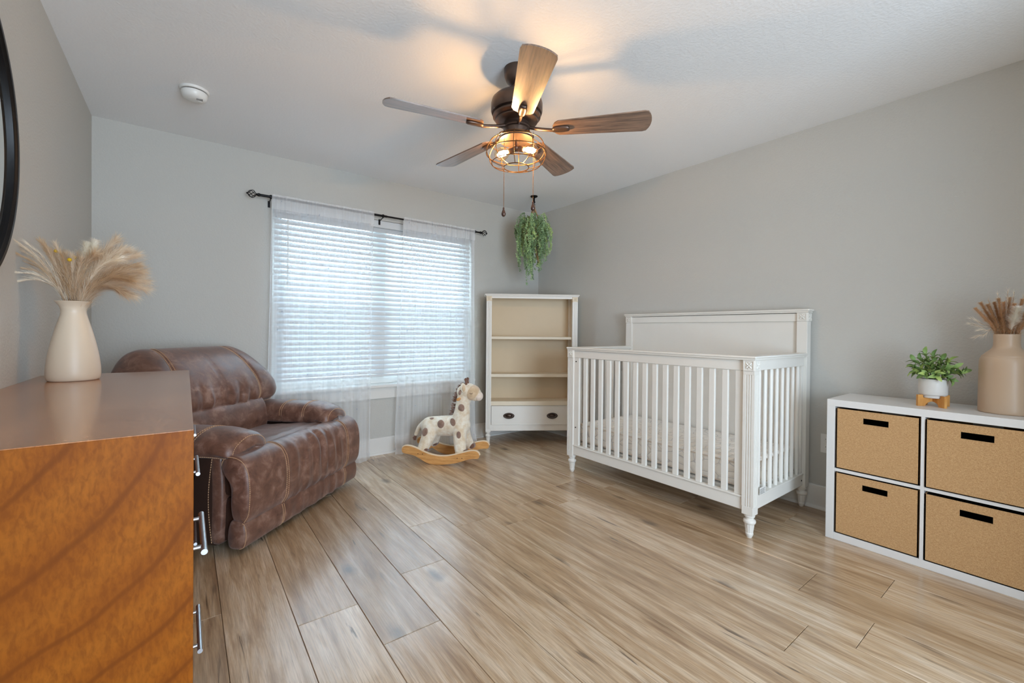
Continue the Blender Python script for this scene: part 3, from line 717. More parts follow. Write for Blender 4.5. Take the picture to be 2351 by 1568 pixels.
m = MB(); cap(m, 0, BW, 0, BD, 1.444, 1.466, .016); L('top', m, 'white', bk)
L('top_rail', MB().box((lp, .006, 1.424), (BW - lp, .03, 1.444), ch=.001), 'white', bk)
for z0, z1 in ((1.027, 1.053), (.657, .687), (.384, .424)): L('shelf', MB().box((lp - .02, .006 + .03 * (z0 > .6), z0), (BW - lp + .02, BD - .022, z1), ch=.002), 'cream', bk)
m = MB().box((lp + .003, .004, .197), (BW - lp - .003, .024, .381), ch=.0015)
dr = L('drawer', m, 'white', bk)
m = MB(); q = .008
for (x0, z0, x1, z1) in ((lp + .003, .197, BW - lp - .003, .197 + q), (lp + .003, .381 - q, BW - lp - .003, .381), (lp + .003, .197 + q, lp + .003 + q, .381 - q), (BW - lp - .003 - q, .197 + q, BW - lp - .003, .381 - q)): m.box((x0, .0, z0), (x1, .005, z1), ch=.001)
L('drawer_edge', m, 'white', dr)
for hx in (.225, .648):
    m = MB(); pts = []
    for i in range(25):
        a = 2 * PI * i / 24; rr = 1; pts.append((hx + .051 * math.copysign(abs(math.cos(a)) ** 1.15, math.cos(a)), .285 + .026 * math.sin(a)))
    m.prism(pts[:-1], -.0005, .004, 'Y')
    pth = [(a, -.004, b) for a, b in pts[:-1]]; m.tube(pth, .0035, 8, closed=True)
    m.rbox((hx, -.008, .287), (.070, .020, .030), .012, (12, 6, 6), lambda q, p: (hx + (q.x - hx) * (1 - .25 * p[2] * p[2]), q.y + .006 * p[0] * p[0], q.z))
    L('cup_pull', m, 'handle', dr, 50)
L('apron', MB().box((lp, .008, .138), (BW - lp, .026, .196), ch=.001), 'white', bk)
L('bottom_board', MB().box((lp - .02, .02, .17), (BW - lp + .02, BD - .022, .186)), 'cream', bk)

# ------------------------------------------------------------------ cube shelf with fabric bins
SX0, SX1, SY1, SY0, SZ = 2.797, 3.178, .845, .072, .755
cs = thing('cube_shelf', 'white two by two cube shelf holding tan fabric bins by the right wall', 'shelf', ((SX0 + SX1) / 2, (SY0 + SY1) / 2, 0))
t = .036
obj('side_board', MB().box((SX0, SY1 - t, .0), (SX1, SY1, SZ - t), ch=.0012), 'melamine', cs)
obj('side_board', MB().box((SX0, SY0, .0), (SX1, SY0 + t, SZ - t), ch=.0012), 'melamine', cs)
obj('top_board', MB().box((SX0, SY0, SZ - t), (SX1, SY1, SZ), ch=.0012), 'melamine', cs)
obj('bottom_board', MB().box((SX0 + .0005, SY0 + t, .0), (SX1, SY1 - t, .038), ch=.0012), 'melamine', cs)
ym = .4585
obj('divider', MB().box((SX0 + .001, ym - .007, .038), (SX1, ym + .007, SZ - t), ch=.0008), 'melamine', cs)
for y0, y1 in ((ym + .007, SY1 - t), (SY0 + t, ym - .007)): obj('middle_shelf', MB().box((SX0 + .001, y0, .370), (SX1, y1, .386), ch=.0008), 'melamine', cs)
def bin_(label, y0, y1, z0, z1, dx=0.):
    b = thing('storage_bin', label, 'bin', ((SX0 + SX1) / 2, (y0 + y1) / 2, z0), 0, 'tan fabric bins in the cube shelf')
    x0, x1 = SX0 + .004 + dx, SX1 - .03; c = (y0 + y1) / 2; hz1 = z1 - .036; hz0 = hz1 - .030; hy0, hy1 = c - .051, c + .051; th = .004
    def fr(x, w_):
        m = MB(); m.box((x, y0, z0), (x + w_, y1, hz0)); m.box((x, y0, hz1), (x + w_, y1, z1)); m.box((x, y0, hz0), (x + w_, hy0, hz1)); m.box((x, hy1, hz0), (x + w_, y1, hz1)); return m
    obj('front_panel', fr(x0, th), 'kraft', b)
    obj('side_panel', MB().box((x0, y0, z0), (x1, y0 + th, z1)), 'kraft', b); obj('side_panel', MB().box((x0, y1 - th, z0), (x1, y1, z1)), 'kraft', b)
    obj('back_panel', fr(x1 - th, th), 'kraft', b); obj('bottom_panel', MB().box((x0, y0, z0), (x1, y1, z0 + th)), 'kraft', b)
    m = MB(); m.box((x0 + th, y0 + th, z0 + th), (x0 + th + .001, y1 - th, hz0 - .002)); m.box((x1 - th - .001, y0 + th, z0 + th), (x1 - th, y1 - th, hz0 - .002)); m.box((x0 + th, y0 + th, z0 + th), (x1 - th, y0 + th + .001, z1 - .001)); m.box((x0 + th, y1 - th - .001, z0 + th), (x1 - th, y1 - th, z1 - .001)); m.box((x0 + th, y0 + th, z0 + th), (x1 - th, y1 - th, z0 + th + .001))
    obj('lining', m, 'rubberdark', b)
    m = MB(); e = .004
    for (a0, b0, a1, b1) in ((hy0 - e, hz0 - e, hy1 + e, hz0), (hy0 - e, hz1, hy1 + e, hz1 + e), (hy0 - e, hz0, hy0, hz1), (hy1, hz0, hy1 + e, hz1)): m.box((x0 - .0008, a0, b0), (x0, a1, b1))
    obj('handle_binding', m, 'kraft', b)
bin_('tan fabric bin in the top cell nearest the crib', .470, .803, .388, .709)
bin_('tan fabric bin in the bottom cell nearest the crib', .470, .803, .040, .362)
bin_('tan fabric bin in the top cell under the taupe vase', .114, .448, .388, .709, -.008)
bin_('tan fabric bin in the bottom cell farther from the crib', .114, .448, .040, .356, -.004)

# ------------------------------------------------------------------ dresser
DX, DY0, DY1, DZ = .013, 1.066, 2.578, .910
ds = thing('dresser', 'cherry brown wooden dresser with steel bar pulls in the left foreground', 'dresser', ((XL + DX) / 2, (DY0 + DY1) / 2, 0))
xl = XL + .001
obj('side_board', MB().box((xl, DY0, 0), (DX, DY0 + .022, DZ - .0015), ch=.001), 'cherryside', ds)
obj('side_board', MB().box((xl, DY1 - .022, 0), (DX, DY1, DZ - .0015), ch=.001), 'cherryside', ds)
obj('top_board', MB().box((xl, DY0 + .001, DZ - .024), (DX, DY1 - .001, DZ), ch=.001), 'cherrytop_lit', ds)
obj('back_board', MB().box((xl, DY0 + .022, .02), (xl + .008, DY1 - .022, DZ - .024)), 'cherryside', ds)
obj('plinth', MB().box((DX - .06, DY0 + .022, 0), (DX - .04, DY1 - .022, .06)), 'cherryside', ds)
for (y0, y1, z0, z1, yc, zc) in ((1.090, 1.492, .492, .876, 1.205, .650), (1.496, 2.108, .492, .876, 1.80, .650), (2.112, 2.554, .492, .876, 2.42, .650), (1.090, 1.820, .066, .488, 1.50, .267), (1.824, 2.554, .066, .488, 2.20, .267)):
    d = obj('drawer', MB().box((DX - .022, y0, z0), (DX - .001, y1, z1), ch=.001), 'cherryside', ds)
    obj('drawer_box', MB().box((xl + .02, y0 + .01, z0 + .02), (DX - .022, y1 - .01, z1 - .05)), 'cherryside', d)
    m = MB(); m.tube([(DX + .0185, yc - .115, zc), (DX + .0185, yc + .115, zc)], .006, 14)
    for yy in (yc - .085, yc + .085): m.tube([(DX - .002, yy, zc), (DX + .0185, yy, zc)], .0045, 10)
    obj('bar_pull', m, 'steel', d, 40)
# ------------------------------------------------------------------ mirror
mi = thing('round_mirror', 'round wall mirror with a thin black frame above the dresser', 'mirror', (XL, 1.715, 1.665))
rot = Matrix.Rotation(PI / 2, 4, 'Y')
def ringx(r0, r1, d0, d1, seg=96):
    return MB().lathe([(r0, d0), (r1, d0), (r1, d1 - .003), (r1 - .003, d1), (r0 + .008, d1), (r0 + .004, d1 - .006), (r0, d1 - .008), (r0, d0)], seg, (XL, 1.715, 1.665), rot, cap=False)
obj('frame', ringx(.437, .461, .0005, .028), 'black', mi, 30)
obj('glass', MB().lathe([(.4375, .006), (.4375, .012)], 96, (XL, 1.715, 1.665), rot), 'mirror', mi, 30)

# ------------------------------------------------------------------ left vase and dried grasses
VX, VY, VZ = -.338, 2.306, DZ
vz = thing('vase', 'matte cream bottle vase with flared rim on the cherry dresser', 'vase', (VX, VY, VZ))
pr = [(.0, .0015), (.066, .0), (.072, .004), (.0755, .02), (.075, .05), (.070, .095), (.061, .145), (.051, .190), (.042, .225), (.0365, .248), (.0355, .262), (.039, .277), (.046, .289), (.052, .296), (.0525, .2975), (.049, .296), (.043, .288), (.036, .276), (.0325, .262), (.034, .245), (.045, .19), (.064, .09), (.066, .012), (.0, .010)]
pr2 = [(max(p.x, .0005), p.z) for p in smoothpath([(a, 0, b) for a, b in pr[1:23]], 3)]
obj('vase_body', MB().lathe(pr2, 56, (VX, VY, VZ)), 'ceramic', vz, 60)
def plume(name, label, group, cat, path, mat, L0, nh, hair, spread, seed, stemmat='straw', stem_r=.0013, parts=True, clump=0., hw=.00036):
    """a dried grass stem: thin stalk plus a feathery head of fine hairs"""
    rnd = random.Random(seed); p = smoothpath(path, 8); n = len(p)
    root = thing(name, label, cat, p[0], 0, group)
    obj('stalk', MB().tube(p, [stem_r * (1 - .6 * i / n) for i in range(n)], 5), stemmat, root, 60)
    m = MB(); i0 = int(n * (1 - L0))
    for h in range(nh):
        f = rnd.random() ** .9; ii = i0 + f * (n - 1 - i0); i = min(int(ii), n - 2); a = p[i].lerp(p[i + 1], ii - i); tdir = unit(p[i + 1] - p[i])
        q = tdir.orthogonal().normalized(); an = rnd.uniform(0, 6.283); rad = q * math.cos(an) + tdir.cross(q) * math.sin(an)
        ln = hair * rnd.uniform(.6, 1.15) * (1 - .45 * f) ; sp = spread * rnd.uniform(.4, 1.2)
        b = a + tdir * ln * .6 + rad * ln * sp * .5; c = a + tdir * ln + rad * ln * sp * (1 + clump) + Vector((0, 0, -.10 * ln))
        sd_ = unit(tdir.cross(rad) + rad * .4 * rnd.uniform(-1, 1)); w_ = hw
        m.add([a - sd_ * w_, a + sd_ * w_, b + sd_ * w_, b - sd_ * w_, c], [(0, 1, 2, 3), (3, 2, 4)])
    obj('feathery_head', m, mat, root)
    return root
side = Vector((.9894, .145, 0)); fw_ = Vector((-.145, .9894, 0))   # across / away from the viewer at the vase
vc = Vector((VX, VY, VZ + .2)); rim = Vector((VX, VY, VZ + .297))
rnd = random.Random(5)
specs = []
LG = 'tan dried grass plumes fanning out of the cream vase on the dresser'
ll = 'tan feathery grass plume leaning %s out of the cream vase on the dresser'
def wallsafe(v): v.x = max(v.x, XL + .012); return v
def fan_stem(s, z, d, mat, L0, nh, hair, spread, seed, droop=.02, lab=None, grp=None, cat='dried grass'):
    tip = wallsafe(Vector((VX, VY, 0)) + side * s + fw_ * d + Vector((0, 0, z)))
    th = math.atan2(d, s); r0 = Vector((rim.x, rim.y, 0)) + (side * max(-.026, min(.026, s * .16)) + fw_ * max(-.026, min(.026, d * .16))) + Vector((0, 0, rim.z))
    base = Vector((VX, VY, 0)) - (side * s + fw_ * d) * .12 + Vector((0, 0, VZ + .05))
    mid = r0.lerp(tip, .5) + Vector((0, 0, .022 + droop))
    plume('dried_grass_stem', lab, grp, cat, [base, r0, mid, tip], mat, L0, nh, hair, spread, seed)
i = 0
for (s, z, d) in [(-.158, 1.275, .0), (-.165, 1.32, .03), (-.160, 1.36, -.02), (-.158, 1.395, .02), (-.150, 1.345, .05), (-.145, 1.40, -.04), (-.14, 1.30, -.03), (-.125, 1.38, .02), (-.11, 1.40, -.02)]:
    fan_stem(s, z, d, 'plumetan', .74, 130, .075, .26, 100 + i, .012, ll % 'far left', LG + ', far left'); i += 1
for (s, z, d) in [(-.085, 1.42, .02), (-.075, 1.41, -.03), (-.055, 1.39, .03), (-.045, 1.405, -.04), (-.03, 1.37, -.06), (-.02, 1.385, .04), (-.005, 1.37, -.05), (.012, 1.385, .02), (.02, 1.36, -.07)]:
    fan_stem(s, z, d, 'plumetan', .66, 380, .055, .6, 100 + i, .0, 'tan feathery grass plume standing upright in the middle of the cream vase', LG + ', middle'); i += 1
for (s, z, d) in [(.05, 1.375, -.05), (.085, 1.40, .03), (.116, 1.455, .02), (.125, 1.41, -.04), (.15, 1.42, .03), (.172, 1.40, -.02), (.178, 1.365, .03), (.185, 1.335, -.05), (.20, 1.30, .0), (.195, 1.27, -.04), (.165, 1.245, .02), (.15, 1.30, -.08), (.11, 1.37, -.08), (.19, 1.32, .05), (.13, 1.25, -.06)]:
    fan_stem(s, z, d, 'plumetan', .76, 900, .085, .75, 100 + i, .022, ll % 'to the right', LG + ', right'); i += 1
for (s, z, lab) in ((.036, 1.425, 'fluffy cream bunny-tail plume at the back of the cream bottle vase, shorter one'), (.058, 1.437, 'fluffy cream bunny-tail plume at the back of the cream bottle vase, taller one')):
    tip = Vector((VX, VY, z)) + side * s - fw_ * .02
    plume('bunny_tail_stem', lab, 'cream bunny-tail plumes in the cream vase', 'dried grass', [Vector((VX, VY, VZ + .05)), rim + side * .01, tip], 'plumecream', .36, 2200, .034, 1.1, 400 + i, clump=.3, hw=.0006); i += 1
for (s, z, d, lab) in ((-.045, 1.388, -.03, 'leftmost of the three yellow button flowers in the cream vase'), (-.011, 1.357, -.06, 'lowest of the three yellow button flowers in the cream vase'), (.001, 1.37, -.03, 'rightmost of the three yellow button flowers in the cream vase')):
    tip = Vector((VX, VY, z)) + side * s + fw_ * d
    t_ = thing('button_flower', lab, 'dried flower', (VX, VY, VZ + .05)); pa = smoothpath([Vector((VX, VY, VZ + .05)), rim + side * s * .3, tip], 6)
    obj('stalk', MB().tube(pa, .0011, 6), 'straw', t_, 60); obj('bloom', MB().ell(tip, (.0066, .0066, .0066), 16, 10), 'yellow', t_, 60)
# ------------------------------------------------------------------ right vase and dried grasses
WX, WY = 2.991, .214
v2 = thing('vase', 'matte taupe vase with square shoulders on top of the cube shelf', 'vase', (WX, WY, SZ))
pr = [(.082, 0), (.087, .003), (.0885, .02), (.088, .10), (.087, .20), (.086, .235), (.082, .252), (.072, .268), (.056, .285), (.046, .298), (.0425, .315), (.0425, .357), (.0415, .3595), (.0395, .357), (.0395, .315), (.043, .298), (.07, .262), (.081, .24), (.082, .01), (.001, .008)]
obj('vase_body', MB().lathe([(p.x, p.z) for p in smoothpath([(a, 0, b) for a, b in pr], 3)], 56, (WX, WY, SZ)), 'taupe', v2, 60)
s2 = Vector((.0714, -.9974, 0)); f2 = Vector((.9974, .0714, 0)); rim2 = Vector((WX, WY, SZ + .358))
def st2(s, z, d, mat, L0, nh, hair, spread, seed, lab, grp, name='dried_reed_stem', clump=0.):
    tip = Vector((WX, WY, z)) + s2 * s + f2 * d; r0 = rim2 + s2 * max(-.032, min(.032, s * .35)) + f2 * max(-.03, min(.03, d * .3))
    plume(name, lab, grp, 'dried grass', [Vector((WX, WY, SZ + .06)) - s2 * s * .15, r0, r0.lerp(tip, .55) + Vector((0, 0, .008)), tip], mat, L0, nh, hair, spread, seed, clump=clump, hw=.0004)
G2 = 'brown reed plumes standing in the taupe vase'; l2 = 'brown fuzzy reed plume standing in the taupe vase on the cube shelf'
for k, (s, z, d) in enumerate([(-.098, 1.235, -.01), (-.083, 1.262, .02), (-.06, 1.25, -.02), (-.04, 1.26, .0), (-.027, 1.275, -.03), (-.012, 1.26, .02), (.006, 1.28, .02), (.02, 1.25, -.02), (.045, 1.27, .0), (.07, 1.25, .03), (.095, 1.255, -.01), (.10, 1.22, .0)]):
    st2(s, z, d, 'plumebrown', .68, 1700, .018, 1.3, 600 + k, l2, G2, clump=.4)
G3 = 'wispy pale grass sprays in the taupe vase'; l3 = 'wispy pale dried grass spray in the taupe vase on the cube shelf'
for k, (s, z, d) in enumerate([(-.115, 1.19, .0), (-.118, 1.165, .02), (-.10, 1.10, -.01), (-.085, 1.135, .01), (-.03, 1.30, .02), (.0, 1.315, .0), (.02, 1.31, .03), (.05, 1.30, .03), (-.06, 1.275, .03)]):
    st2(s, z, d, 'plumetan', .5, 46, .04, .75, 700 + k, l3, G3, 'dried_grass_stem')
st2(.030, 1.232, -.045, 'plumecream', .64, 2200, .024, 1.4, 800, 'white fluffy bunny-tail plume at the front of the taupe vase', None, 'bunny_tail_stem', .25)

# ------------------------------------------------------------------ potted plant on bamboo stand
PX, PY = 2.968, .452
ps = thing('plant_stand', 'small crossed bamboo stand under the white plant pot on the cube shelf', 'plant stand', (PX, PY, SZ), math.radians(9))
poly = [(-.072, 0), (-.072, .056), (-.050, .056), (-.048, .042), (.048, .042), (.050, .056), (.072, .056), (.072, 0), (.052, 0)] + [(.040 * math.cos(a), .024 * math.sin(a)) for a in [PI * i / 8 for i in range(9)]] + [(-.052, 0)]
pl_ = MB().prism([(x, z) for x, z in poly], -.006, .006, 'Y')
for k, ang in enumerate((math.radians(38), math.radians(128))):
    m = MB(); m.add(pl_.v, pl_.f, Matrix.Rotation(ang, 4, 'Z') @ Matrix.Translation((0, 0, 0.0 if k == 0 else .0003))); L('cross_board', m, 'bamboo', ps)
pp = thing('potted_plant', 'small leafy green plant in a round white pot on the cube shelf', 'potted plant', (PX, PY, SZ + .0425))
pz = SZ + .0425
obj('pot', MB().lathe([(.042, 0), (.044, .003), (.044, .012), (.0515, .015), (.0535, .02), (.0545, .06), (.0545, .0925), (.0535, .094), (.051, .0925), (.0505, .075), (.001, .074)], 48, (PX, PY, pz)), 'potwhite', pp, 50)
obj('soil', MB().lathe([(.050, .0755), (.04, .080), (.001, .082)], 24, (PX, PY, pz), cap=False), 'soil', pp, 60)
lm = MB()
def leaf_mesh(Ln, W, fold):
    m = MB(); n = 7; vs = []; fs = []
    for i in range(n + 1):
        q = i / n; w_ = W * math.sin(PI * min(1, q * .97 + .03)) ** .75 * (1 - .25 * q); z = .12 * Ln * math.sin(q * PI) - .10 * Ln * q * q
        vs += [(q * Ln, -w_, z + fold * w_), (q * Ln, 0, z), (q * Ln, w_, z + fold * w_)]
    for i in range(n): o = i * 3; fs += [(o, o + 3, o + 4, o + 1), (o + 1, o + 4, o + 5, o + 2)]
    return m.add(vs, fs)
leafs = [leaf_mesh(.043, .0112, .35).mesh('leaf', 'leaf', 180), leaf_mesh(.036, .0100, .5).mesh('leaf', 'leaf', 180), leaf_mesh(.028, .0085, .2).mesh('leaf', 'leaf', 180)]
rnd = random.Random(21); dsd = Vector((.151, -.9886, 0)); dfd = Vector((.9886, .151, 0))
tips = [(-.028, 1.012, .01), (-.066, .975, .0), (-.070, .945, -.02), (-.062, .92, -.03), (.0, 1.0, .02), (.03, .985, .0), (.055, .98, .01), (.07, .95, -.02), (.085, .925, .0), (.098, .93, .01), (.062, .895, -.04), (-.03, .915, -.055), (.01, .91, -.06), (-.01, .96, -.03), (.04, .94, -.03), (-.045, .985, .02), (.02, .96, .045), (-.02, .96, .05)]
for (s, z, d) in tips:
    b0 = Vector((PX, PY, pz + .078)) + dsd * s * .25 + dfd * d * .25; tip = Vector((PX, PY, z)) + dsd * s + dfd * d
    pa = smoothpath([b0, b0.lerp(tip, .5) + Vector((0, 0, .02)), tip], 6)
    so = obj('stem', MB().tube(pa, .0012, 5), 'stemgreen', pp, 60)
    nl = 10
    for j in range(nl):
        q = .3 + .7 * j / (nl - 1); i = min(int(q * (len(pa) - 1)), len(pa) - 2); p0 = pa[i].lerp(pa[i + 1], q * (len(pa) - 1) - i); td = unit(pa[i + 1] - pa[i])
        an = j * 2.4 + rnd.uniform(-.5, .5); o_ = td.orthogonal().normalized(); rad = unit(o_ * math.cos(an) + td.cross(o_) * math.sin(an)); dirv = unit(rad * .85 + td * (.75 if j < nl - 1 else 2.0))
        up = unit(td + Vector((0, 0, .4))); yv = unit(up.cross(dirv)); zv = dirv.cross(yv)
        M4 = Matrix(((dirv.x, yv.x, zv.x, p0.x), (dirv.y, yv.y, zv.y, p0.y), (dirv.z, yv.z, zv.z, p0.z), (0, 0, 0, 1)))
        linkmesh('leaf', rnd.choice(leafs), so, M4=ROOT[pp.name].inverted() @ M4)
# ------------------------------------------------------------------ hanging plant
HX, HY = 2.736, 3.294
hk = thing('ceiling_hook', 'black ceiling hook in the corner holding the hanging plant', 'hook', (HX, HY, H))
obj('hook_plate', MB().lathe([(.036, H), (.036, H - .006), (.030, H - .011), (.016, H - .016), (.010, H - .022)], 28, (HX, HY, 0)), 'black', hk, 40)
obj('hook_stem', MB().lathe([(.009, H - .02), (.009, H - .05), (.013, H - .055), (.013, H - .066), (.009, H - .07)], 18, (HX, HY, 0)).tube([(HX, HY, H - .066)] + [(HX + .012 * math.sin(a), HY, H - .085 + .0 - .012 * math.cos(a)) for a in [-PI * .9 + i * PI * 1.7 / 10 for i in range(11)]], .0035, 8), 'black', hk, 50)
hp = thing('hanging_plant', 'trailing green plant in a jute macrame hanger in the far corner', 'hanging plant', (HX, HY, 2.0))
hs = Vector((.769, -.639, 0)); hf = Vector((.639, .769, 0))
for k in range(4):
    a = 2 * PI * k / 4 + .5; top = Vector((HX, HY, 2.343)); bot = Vector((HX + .088 * math.cos(a), HY + .088 * math.sin(a), 2.10)); m = MB()
    for st in range(3):
        m.tube([top.lerp(bot, i / 24) + Vector((.004 * math.cos(i * .8 + st * 2.1), .004 * math.sin(i * .8 + st * 2.1), 0)) for i in range(25)] + [Vector((HX, HY, 1.985)).lerp(bot, .5)], .004, 6)
    obj('hanger_cord', m, 'jute', hp, 60)
obj('hanger_knot', MB().ell((HX, HY, 2.335), (.014, .014, .018)), 'jute', hp, 60)
obj('hanger_tassel', MB().tube([(HX, HY, 1.99), (HX + .03, HY - .02, 1.86), (HX + .05, HY - .03, 1.78)], [.012, .009, .011], 8), 'jute', hp, 60)
obj('pot', MB().lathe([(.05, 1.99), (.078, 2.0), (.086, 2.05), (.088, 2.115), (.082, 2.12), (.078, 2.10), (.001, 2.098)], 28, (HX, HY, 0)), 'jute', hp, 50)
rnd = random.Random(33)
for k in range(124):
    a = 2 * PI * k / 124 * 17 + rnd.uniform(-.3, .3); rr = rnd.uniform(.05, .185); dirh = Vector((math.cos(a), math.sin(a), 0))
    sdot = dirh.dot(hs); tz = 2.13 + rnd.uniform(.0, .13); lowest = 1.58 + .11 * abs(sdot + .35) + rnd.uniform(0, .42)
    if k in (5, 20, 33): dirh = -hs; rr = .085 + .02 * (k % 3); lowest = 1.535 + .03 * (k % 4)
    if k % 5 == 0: lowest = 1.95 + rnd.uniform(0, .1)
    p0 = Vector((HX, HY, 2.10)) + dirh * .05; p1 = Vector((HX, HY, tz)) + dirh * rr * .75; p2 = Vector((HX, HY, tz - .09)) + dirh * rr; p3 = Vector((HX, HY, (tz + lowest) / 2 - .03)) + dirh * rr * .98; p4 = Vector((HX, HY, lowest)) + dirh * rr * .85
    wob = lambda: Vector((rnd.uniform(-.02, .02), rnd.uniform(-.02, .02), 0))
    pa = smoothpath([p0, p1, p2, p2.lerp(p3, .5) + wob(), p3 + wob(), p3.lerp(p4, .5) + wob(), p4 + wob()], 7); m = MB(); m.tube(pa, .0007, 4)
    tot = sum((pa[i + 1] - pa[i]).length for i in range(len(pa) - 1)); nlf = int(tot / .0031)
    for j in range(nlf):
        q = .1 + .9 * (j + rnd.random()) / nlf; i = min(int(q * (len(pa) - 1)), len(pa) - 2); c = pa[i].lerp(pa[i + 1], q * (len(pa) - 1) - i); td = unit(pa[i + 1] - pa[i])
        an = rnd.uniform(0, 6.283); o_ = td.orthogonal().normalized(); rad = unit(o_ * math.cos(an) + td.cross(o_) * math.sin(an)); d = unit(rad + td * rnd.uniform(-.7, 1.0) + Vector((0, 0, rnd.uniform(-.3, .6)))); sdv = unit(d.cross(Vector((rnd.uniform(-1, 1), rnd.uniform(-1, 1), 1.2))))
        ln = rnd.uniform(.011, .021); w_ = ln * rnd.uniform(.28, .42); up = d.cross(sdv) * .15 * ln
        m.add([c, c + d * ln * .5 - sdv * w_ + up, c + d * ln, c + d * ln * .5 + sdv * w_ + up], [(0, 1, 2), (0, 2, 3)])
    obj('vine', m, 'vine', hp)

# ------------------------------------------------------------------ plush giraffe rocker
GA = math.radians(-48.5)
gr = thing('rocking_giraffe', 'cream plush toy giraffe with brown spots on beech wood rockers', 'rocking toy', (1.780, 3.309, 0), GA)
def rocker_outline():
    top = [(-.320, .098), (-.315, .122), (-.297, .136), (-.270, .140), (-.236, .137), (-.19, .124), (-.145, .107), (-.09, .088), (-.03, .076), (.033, .073), (.09, .079), (.15, .094), (.212, .113), (.26, .127), (.30, .134), (.328, .131), (.345, .118), (.350, .102)]
    bot = [(.347, .082), (.335, .073), (.29, .069), (.243, .057), (.20, .041), (.154, .026), (.10, .014), (.046, .006), (-.0, .002), (-.03, .001), (-.07, .004), (-.11, .016), (-.150, .037), (-.19, .056), (-.225, .067), (-.27, .074), (-.305, .079), (-.317, .087)]
    return [(p.x, p.y) for p in smoothpath([(a, b, 0) for a, b in top + bot], 3)]
ro = rocker_outline()
for y in (-.155, .155):
    o = L('rocker', MB().prism(ro, y - .010, y + .010, 'Y'), 'beech', gr, 30)
    L('edge_band', MB().tube([(a, y, b + .0002) for a, b in ro[:52]], .0098, 6), 'ply', o, 60)
    m = MB()
    for x, z in ((-.175, .082), (-.135, .082), (.166, .067), (.206, .069)): m.lathe([(.0035, 0), (.0035, .001)], 10, (x, y - .0105 if y < 0 else y + .0105, z), Matrix.Rotation(PI / 2, 4, 'X'))
    L('screws', m, 'black', o)
L('cross_bar', MB().tube([(-.165, -.146, .075), (-.165, .146, .075)], .011, 12).tube([(.19, -.146, .07), (.19, .146, .07)], .011, 12), 'beech', gr, 40)
m = MB()
def cap_tube(pts, rs, k=6):
    p = smoothpath(pts, k); n = len(p); q = []
    for i in range(n):
        f = i / (n - 1) * (len(rs) - 1); a = min(int(f), len(rs) - 2); q.append(rs[a] + (rs[a + 1] - rs[a]) * (f - a))
    m.tube(p, q, 18); m.ell(p[0], (q[0],) * 3, 14, 10); m.ell(p[-1], (q[-1],) * 3, 14, 10)
cap_tube([(-.135, 0, .277), (-.05, 0, .285), (.04, 0, .292), (.135, 0, .30)], [.084, .086, .087, .090])      # barrel
cap_tube([(.13, 0, .31), (.15, 0, .40), (.158, 0, .48), (.172, 0, .555)], [.088, .070, .061, .060])             # neck
cap_tube([(.165, 0, .585), (.215, 0, .59), (.262, 0, .572)], [.062, .072, .058])                             # head
cap_tube([(.26, 0, .562), (.296, 0, .552)], [.050, .036])                                                       # muzzle
for y in (-1, 1):
    cap_tube([(-.12, y * .038, .27), (-.125, y * .075, .20), (-.155, y * .115, .115)], [.068, .058, .046])        # hind legs
    cap_tube([(.145, y * .038, .27), (.155, y * .07, .19), (.178, y * .112, .108)], [.062, .055, .047])          # forelegs
cap_tube([(-.195, 0, .31), (-.238, 0, .265), (-.268, 0, .20)], [.020, .019, .018])                               # tail
body = L('body', m, 'plush', gr)
md = body.modifiers.new('remesh', 'REMESH'); md.mode = 'VOXEL'; md.voxel_size = .007; md.use_smooth_shade = True
md = body.modifiers.new('smooth', 'SMOOTH'); md.factor = .6; md.iterations = 8
L('face_patch', MB().ell((.240, 0, .584), (.072, .074, .066), 24, 16, Matrix.Rotation(math.radians(12), 4, 'Y')), 'plushtan', gr, 60)
L('muzzle', MB().ell((.297, 0, .555), (.036, .046, .040), 20, 14), 'plushpink', gr, 60)
for y in (-1, 1):
    m = MB(); m.ell((.182, y * .070, .630), (.024, .011, .042), 14, 10, Matrix.Rotation(y * .35, 4, 'X') @ Matrix.Rotation(-.25, 4, 'Y')); e = L('ear', m, 'plush', gr, 60)
    L('inner_ear', MB().ell((.188, y * .077, .628), (.016, .008, .031), 12, 8, Matrix.Rotation(y * .35, 4, 'X') @ Matrix.Rotation(-.25, 4, 'Y')), 'plushtan', e, 60)
    L('horn', MB().tube([(.195, y * .022, .645), (.190, y * .026, .685)], [.011, .009], 10).ell((.190, y * .026, .694), (.014, .013, .015), 12, 8), 'plushbrown', gr, 60)
    L('eyelid', MB().tube([(.252 + .011 * math.cos(a), y * (.0745 + .002 * math.sin(-a)), .590 + .007 * math.sin(a)) for a in [PI + PI * i / 8 for i in range(9)]], .0017, 6), 'thread_dark', gr)
    L('handle', MB().tube([(.146, y * .045, .535), (.146, y * .105, .535)], .0125, 16).ell((.146, y * .105, .535), (.0125, .004, .0125), 14, 8), 'beech', gr, 50)
    for (x, z, rx, rz, yy, tl) in ((-.134, .255, .024, .038, .122, .3), (-.008, .318, .031, .037, .080, 0), (.098, .340, .023, .035, .082, -.3), (.162, .458, .029, .034, .057, 0), (.160, .243, .019, .031, .112, 0), (.150, .588, .015, .023, .052, .2)):
        L('spot', MB().ell((x, y * yy, z), (rx, .012, rz), 18, 12, Matrix.Rotation(tl, 4, 'Y')), 'plushspot', gr, 60)
    L('spot', MB().ell((-.105, y * .030, .351), (.024, .022, .010), 16, 10), 'plushspot', gr, 60)
    for (x, yy, z, tl) in ((-.150, .112, .108, .5), (.192, .110, .104, -.35)):
        L('hoof', MB().rbox((x, y * yy, z), (.088, .078, .050), .024, (8, 8, 6), None, None), 'plushbrown', gr, 60)
m = MB(); rnd = random.Random(4)
